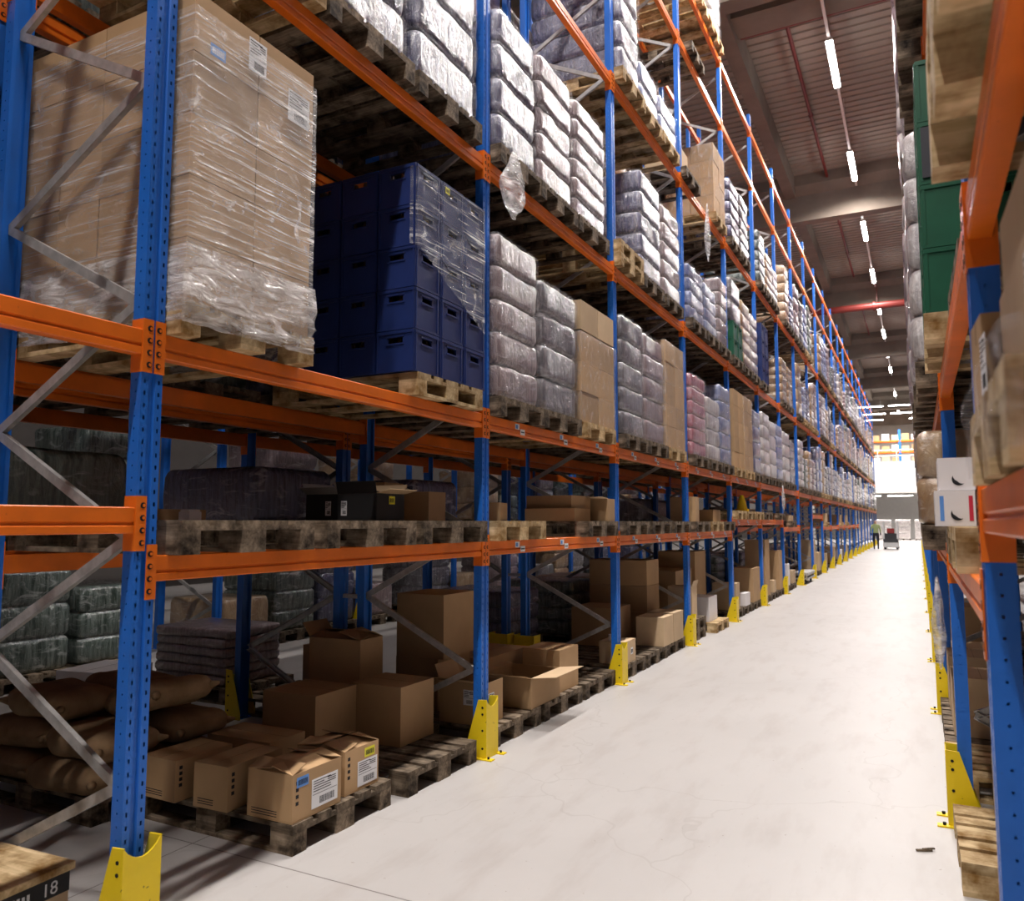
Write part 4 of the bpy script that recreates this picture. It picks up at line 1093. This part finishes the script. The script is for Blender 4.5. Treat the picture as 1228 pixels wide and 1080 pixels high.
# front bay: wrapped brown load and cartons at arm's length
rp(1.62, ZR1a, 'worn pallet under the pale cartons, lowest shelf across the aisle','light',.71)
zb = ZR1a+.146
t = empty('film_wrapping','crumpled film dragged round the pallet foot, lowest shelf across the aisle','plastic film',(.71,1.62,zb))
link('film_sheet', soft_mesh('film_sheet', FILMV, 1.22,.83,[(-.13,.0),(-.09,-.006),(-.05,.0),(.0,-.008),(.03,-.004),(.05,.006)], .03, amp=.012, seed=6, cap=False, n=20), t)
carton(.235,1.94,zb+.002,.22,.17,.20,'brown carton with torn white label standing behind the upright across the aisle',None,CARD,.05,stick=[('ship',-.06,.03,.08,.12,WHITEP,'-x')])
carton(.33,1.52,zb+.002,.34,.56,.21,'brown carton with long white label, lower one by the front beam across the aisle',None,CARDP,.0,stick=[('ship',-.12,.03,.14,.15,WHITEP,'-x'),('ship',-.10,.03,.12,.14,WHITEP,'-y')])
carton(.34,1.50,zb+.214,.34,.54,.14,'brown carton piled on the one with the long label across the aisle',None,CARDP,.02)
# upper: two pallets piled, then green crates
for q in range(2): rp(1.66,ZR2+.144*q,'pale pallet piled on the second level across the aisle, %s one' % ('lower','upper')[q],'light',.66)
load('tan',.70,1.66,ZR2+.289,1.1,.76,1.1,3,'on piled pallets across the aisle',True,2)
rp(4.36,ZR2,'pallet under the green crates across the aisle','light',.66)
for c in range(4):
    for a in range(2):
        for b in range(2):
            o = link('plastic_crate', GCM['green'], None, (.36+.6*a,4.16+.4*b,ZR2+.145+.30*c))
            tag(o,'green plastic crate, %s layer, %s column, %s row across the aisle' % (ORD[c],ORD[b],('aisle','inner')[a]),'crate','green crates across the aisle')
            if c == 2 and a == 0 and b == 0: MB().box(-.28,.28,-.003,-.001,.03,.27).build('grey_panel',[DGREY],o,(0,-.197,0))
rp(3.35,ZR2,'pallet on the second level across the aisle, before the green crates','old',.75)
ORN = 'racking across the aisle'
RO = random.Random(33)
def opp(i, lev, s, style, h, L, near=False, x=.62, z=None):
    y = YR0+BAY*i+.52+.9*s; zz = z if z is not None else {1:1.29,2:2.25,3:4.28,4:6.4,5:8.5}[lev]+.175
    w_ = 'racking across, %s level, %s bay, %s place' % (LN[lev], ORD[i+1], SP[s])
    rp(y, zz, 'pallet under the %s stack, %s' % (style, w_), 'old', x, False); load(style, x, y, zz+.144, 1.23, .8, h, L, w_, near)
for i in range(0, 20):
    for lev in (2,3,4):
        for s in range(3):
            if i == 0 and lev == 2: continue
            if RO.random() < .10 or (i > 9 and lev > 3 and RO.random() < .4): continue
            opp(i, lev, s, RO.choice(['white','rose','white','white','tan','mauve']), RO.uniform(1.1,1.45), 5, False, .615+RO.uniform(-.03,.03))
for i in range(1, 12):
    for s in range(3):
        if RO.random() < .45: continue
        opp(i, 1, s, RO.choice(['tan','white','grey']), .55, 2)
for s in range(3):
    opp(-1, 3, s, 'tan', 1.2, 4)
# floor level across
for k,(y,h,mt) in enumerate(((4.50,0,None),(5.85,.0,None),(6.66,.40,CARDP),(7.50,.42,CARDP),(8.9,.3,CARDP),(9.8,.6,CARD),(11.6,.5,CARD),(12.45,.4,CARDP),(14.4,.5,CARD),(17.3,.6,CARD))):
    rp(y,0,'floor pallet across the aisle, %s from the front' % ORD[k],'light' if k in (0,1) else 'old',.70)
    if h: carton(.34,y,G,.36,.5,h,'brown carton on a floor pallet across the aisle, %s from the front' % ORD[k],'cartons on the floor across the aisle',mt)
carton(.42,4.64,G,.26,.40,.30,'pale carton on the front floor pallet across the aisle',None,CARDP,.05)
m = soft_mesh('bale_body', PACKS['tan'][0], .3,.3,[(0,.02),(.03,0),(.2,0),(.26,.02),(.3,.08)], .08, amp=.03, seed=9)
tag(link('film_bundle', m, None, (.42,4.22-.02,G)),'crumpled brown bundle on the front floor pallet across the aisle','bundle')
for k in range(4):
    carton(.62,6.0,.0+.145+.10*k,.5,.45,.098,'flat dark crate with pink goods, %s of a pile across the aisle' % ORD[k],'pile of flat dark crates',BRONZE)
# scrap on the floor
m = MB(); m.bar((-.03,-.02,.006),(.04,.01,.006),.012,.008).bar((.0,-.01,.012),(.05,.03,.01),.012,.006); tag(m.build('wood_splinter', WOODO, None, (-.05,4.55,0)),'small wood splinter lying on the aisle floor','debris')

# ================= far end =================
YE = 76.0
t = empty('mezzanine','white-fronted mezzanine floor on columns at the end of the aisle','mezzanine',(0,YE,0))
MB().box(-9.0,XR-.01,0,.35,4.15,6.9).build('fascia', paint('white_fascia',(.72,.70,.66),.6,.3,var=.03), t)
MB().box(-9.0,XR-.01,.36,11,6.5,6.9).build('floor_deck', CONC, t)
for x in (-8.6,-4.9,2.6,7.6): MB().box(x-.15,x+.15,.4,.7,0,6.5).build('column', LAMPH, t)
t = empty('guard_rail','white guard rail along the edge of the mezzanine','railing',(-3,YE+.1,6.9))
m = MB()
for z in (.5,1.0): m.tube((-6,0,z),(8,0,z),.03,8)
m.build('rail', WHITEC, t); m = MB()
for q in range(10): m.tube((-6+1.5*q,0,0),(-6+1.5*q,0,1.0),.03,8)
m.build('post', WHITEC, t)
for k in range(3):
    t = empty('shelf_unit','orange and blue shelf unit on the mezzanine, %s along' % ORD[k],'shelving',(-3.6+2.4*k,YE+2.5,6.9),0,'shelf units on the mezzanine')
    for a in (0,2.3):
        MB().box(a-.05,a+.05,-.4,-.3,0,3.0).build('post', BLUE, t); MB().box(a-.05,a+.05,.3,.4,0,3.0).build('post', BLUE, t)
    for z in (.9,1.9): MB().box(0,2.3,-.42,-.36,z,z+.14).box(0,2.3,.36,.42,z,z+.14).build('shelf_beam', ORANGE, t); MB().box(0,2.3,-.36,.36,z+.10,z+.14).build('shelf_board', WOODL, t)
for k in range(21):
    x = -3.2+.8*(k%7)+.4*(k//7%2)*0; lev = k//7
    carton(x,YE+2.45,6.9+(.0,1.04,2.04)[lev]+.002,.6,.6,.5+.1*(k%2),'%s carton on the mezzanine, %s row, %s along' % (('white','pale brown','brown')[k%3],('bottom','middle','top')[lev],ORD[k%7]),'cartons on the mezzanine shelves',(WHITEC,CARDP,CARD)[k%3])
for k,(x,y) in enumerate(((-3.2,YE-1.0),(-.8,YE-1.0),(1.6,YE-1.0),(-3.2,YE-6),(-.8,YE-6),(1.6,YE-6))):
    dup(LP,(x,y,11.0),HALF,'lit tube lamp crossing the end of the hall above the mezzanine, %s of six' % ORD[k],'tube lamps at the end of the hall')
    area(x,y,11.0,190,rz=HALF)
for k in range(4):
    x = -4+2.6*k
    dup(LP,(x,YE+3,4.0),HALF,'lit tube lamp under the mezzanine, %s along' % ORD[k],'tube lamps under the mezzanine'); area(x,YE+3,4.0,220,rz=HALF)
for k, x in enumerate((-3.6,.6)):  # added lamps, put in to brighten the far end of the hall
    dup(LP,(x,YE+5,11.2),HALF,'added tube lamp brightening the hall end above the mezzanine shelves, %s of two' % ORD[k],'added tube lamps above the mezzanine shelves'); area(x,YE+5,11.2,420,rz=HALF)
struct('wall_far', MB().box(XL,XR,YE+11,YE+11.2,0,6.5), WALLM)
for k in range(4):
    x = -4.4+1.55*k
    tag(pallet(x,YE+3.5,0,'pallet under a white block below the mezzanine, %s along' % ORD[k],'pallets below the mezzanine','old',False))
    load('white',x,YE+3.5,.146,1.2,1.0,1.7,3,'on the floor below the mezzanine, %s along' % ORD[k],False)
# order picker truck
t = empty('pallet_truck','white and grey pallet truck parked in the aisle at its far end','truck',(-1.55,52.6,0))
TW = paint('truck_white',(.66,.66,.66),.4,.4); TD = paint('truck_dark',(.05,.05,.055),.5,.4); TR = paint('truck_red',(.40,.05,.05),.5,.4)
MB().box(-.42,.42,-.2,.9,.12,.55).build('chassis', TW, t, bevel=.03)
MB().box(-.40,.40,-.22,-.2,.42,.62).build('bumper', TD, t)
MB().box(-.34,.34,.2,.8,.55,.95).build('battery_cover', TD, t, bevel=.02)
MB().box(-.2,.2,.25,.6,.95,1.25).build('seat_back', TR, t, bevel=.03)
for a in (-.38,.38): MB().box(a-.05,a+.05,-.14,-.04,.55,1.62).box(a-.05,a+.05,.76,.86,.55,1.62).build('cab_post', TW, t)
MB().box(-.42,.42,-.14,.86,1.60,1.66).build('cab_roof', TW, t)
for a in (-.33,.33):
    for b in (-.02,.72): MB().tube((a-.05,b,.12),(a+.05,b,.12),.12,16).build('wheel', TD, t)
    MB().box(a-.09,a+.09,.9,1.9,.06,.12).build('fork', TD, t)
# person
def person(x,y,rz):
    t = empty('person','person in dark trousers and pale green vest walking beside the yellow guards','person',(x,y,0),rz)
    P = {'pel':(0,0,.93),'wa':(0,.0,1.10),'ch':(0,.01,1.34),'nk':(0,.0,1.50),'hd':(0,.02,1.60),'ht':(0,.02,1.72),
         'hl':(-.10,0,.90),'kl':(-.11,.12,.50),'al':(-.11,-.02,.09),'tl':(-.11,.12,.04),'hr':(.10,0,.90),'kr':(.11,.03,.49),'ar':(.12,-.20,.12),'tr':(.12,-.08,.04),
         'sl':(-.19,0,1.42),'el':(-.25,-.06,1.14),'wl':(-.25,.08,.92),'fl':(-.25,.12,.82),'sr':(.19,0,1.42),'er':(.25,.03,1.14),'wr':(.25,.15,.93),'fr':(.25,.19,.84)}
    rad = dict(pel=.15,wa=.14,ch=.17,nk=.06,hd=.085,ht=.09,hl=.10,kl=.065,al=.045,tl=.045,hr=.10,kr=.065,ar=.045,tr=.045,sl=.07,el=.048,wl=.035,fl=.035,sr=.07,er=.048,wr=.035,fr=.035)
    ks = list(P); E = [('pel','wa'),('wa','ch'),('ch','nk'),('nk','hd'),('hd','ht'),('pel','hl'),('hl','kl'),('kl','al'),('al','tl'),('pel','hr'),('hr','kr'),('kr','ar'),('ar','tr'),
         ('ch','sl'),('sl','el'),('el','wl'),('wl','fl'),('ch','sr'),('sr','er'),('er','wr'),('wr','fr')]
    me = bpy.data.meshes.new('body'); me.from_pydata([P[k] for k in ks], [(ks.index(a),ks.index(b)) for a,b in E], [])
    m, nt, bs, out = new_mat('person_clothes'); v = coords(nt); sep = N(nt,'ShaderNodeSeparateXYZ'); nt.links.new(v, sep.inputs[0])
    r = N(nt,'ShaderNodeValToRGB'); r.color_ramp.interpolation = 'CONSTANT'; nt.links.new(sep.outputs[2], r.inputs[0])
    mr = N(nt,'ShaderNodeMapRange'); mr.inputs[2].default_value = 2; nt.links.new(sep.outputs[2], mr.inputs[0]); nt.links.new(mr.outputs[0], r.inputs[0])
    cr = r.color_ramp; cr.elements[0].color = (.02,.02,.03,1); cr.elements[1].position = .49; cr.elements[1].color = (.30,.36,.16,1)
    e = cr.elements.new(.755); e.color = (.45,.27,.19,1); e = cr.elements.new(.87); e.color = (.04,.025,.02,1)
    nt.links.new(r.outputs[0], bs.inputs['Base Color']); bs.inputs['Roughness'].default_value = .8; me.materials.append(m)
    o = link('body', me, t); sk = o.modifiers.new('Skin','SKIN')
    for i, k in enumerate(ks):
        q = me.skin_vertices[0].data[i] if me.skin_vertices else None
        if q: q.radius = (rad[k], rad[k]*(.75 if k in ('pel','wa','ch') else 1)); q.use_root = (k == 'pel')
    o.modifiers.new('Subdivision','SUBSURF').levels = 2; o.modifiers['Subdivision'].render_levels = 2
    return o
po = person(-2.33,52.0,0)
if not po.data.skin_vertices:
    bpy.context.view_layer.objects.active = po; po.select_set(True)
# pallet places the camera sees nothing of (behind other loads, far off) stay empty
DROP_PALLETS = [[154, 154], [156, 156], [160, 160], [169, 169], [173, 173], [176, 176], [182, 182], [236, 236], [239, 240], [245, 245], [249, 249], [252, 252], [255, 256], [258, 258], [262, 262], [265, 265], [268, 269], [272, 274], [279, 280], [283, 284], [286, 288], [290, 293], [296, 297], [299, 300], [302, 303], [309, 312], [314, 323], [325, 325], [328, 332], [336, 338], [340, 341], [343, 353], [355, 355], [358, 358], [363, 363], [366, 366], [370, 370], [373, 374], [380, 380], [382, 382], [384, 385], [387, 387], [390, 390], [395, 395], [397, 397], [440, 461], [463, 559], [568, 578]]
DROP_STACKS = [[132, 132], [134, 134], [138, 138], [147, 147], [151, 151], [154, 154], [160, 160], [167, 167], [170, 171], [176, 176], [180, 180], [183, 183], [186, 187], [189, 189], [193, 193], [196, 196], [199, 200], [203, 205], [210, 211], [214, 215], [217, 219], [221, 224], [227, 228], [230, 231], [233, 234], [240, 243], [245, 254], [256, 256], [259, 263], [267, 269], [271, 272], [274, 284], [286, 286], [289, 289], [294, 294], [297, 297], [301, 301], [304, 305], [311, 311], [313, 313], [315, 316], [318, 318], [321, 321], [326, 326], [328, 328], [363, 384], [386, 482], [491, 501]]
def drop_unseen():
    for nm, runs in (('wooden_pallet',DROP_PALLETS),('wrapped_stack',DROP_STACKS)):
        L = []
        for a, b in runs: L += [bpy.data.objects.get('%s.%03d' % (nm,q)) for q in range(a,b+1)]
        for o in L:
            if o is None: continue
            for ch in list(o.children): bpy.data.objects.remove(ch)
            bpy.data.objects.remove(o)
drop_unseen()
remove_proto(PO); remove_proto(PL); remove_proto(PLP)
EXPO = 0.22
# ------------------------------------------------------------------ render look
w = bpy.data.worlds.new('world'); SC.world = w; w.use_nodes = True
w.node_tree.nodes['Background'].inputs[0].default_value = (.8,.85,1,1); w.node_tree.nodes['Background'].inputs[1].default_value = 0.0
SC.view_settings.view_transform = 'Standard'; SC.view_settings.look = 'None'
SC.view_settings.exposure = EXPO; SC.view_settings.gamma = 1; SC.view_settings.use_curve_mapping = False
SC.cycles.max_bounces = 7; SC.cycles.diffuse_bounces = 2; SC.cycles.transparent_max_bounces = 12; SC.cycles.glossy_bounces = 3
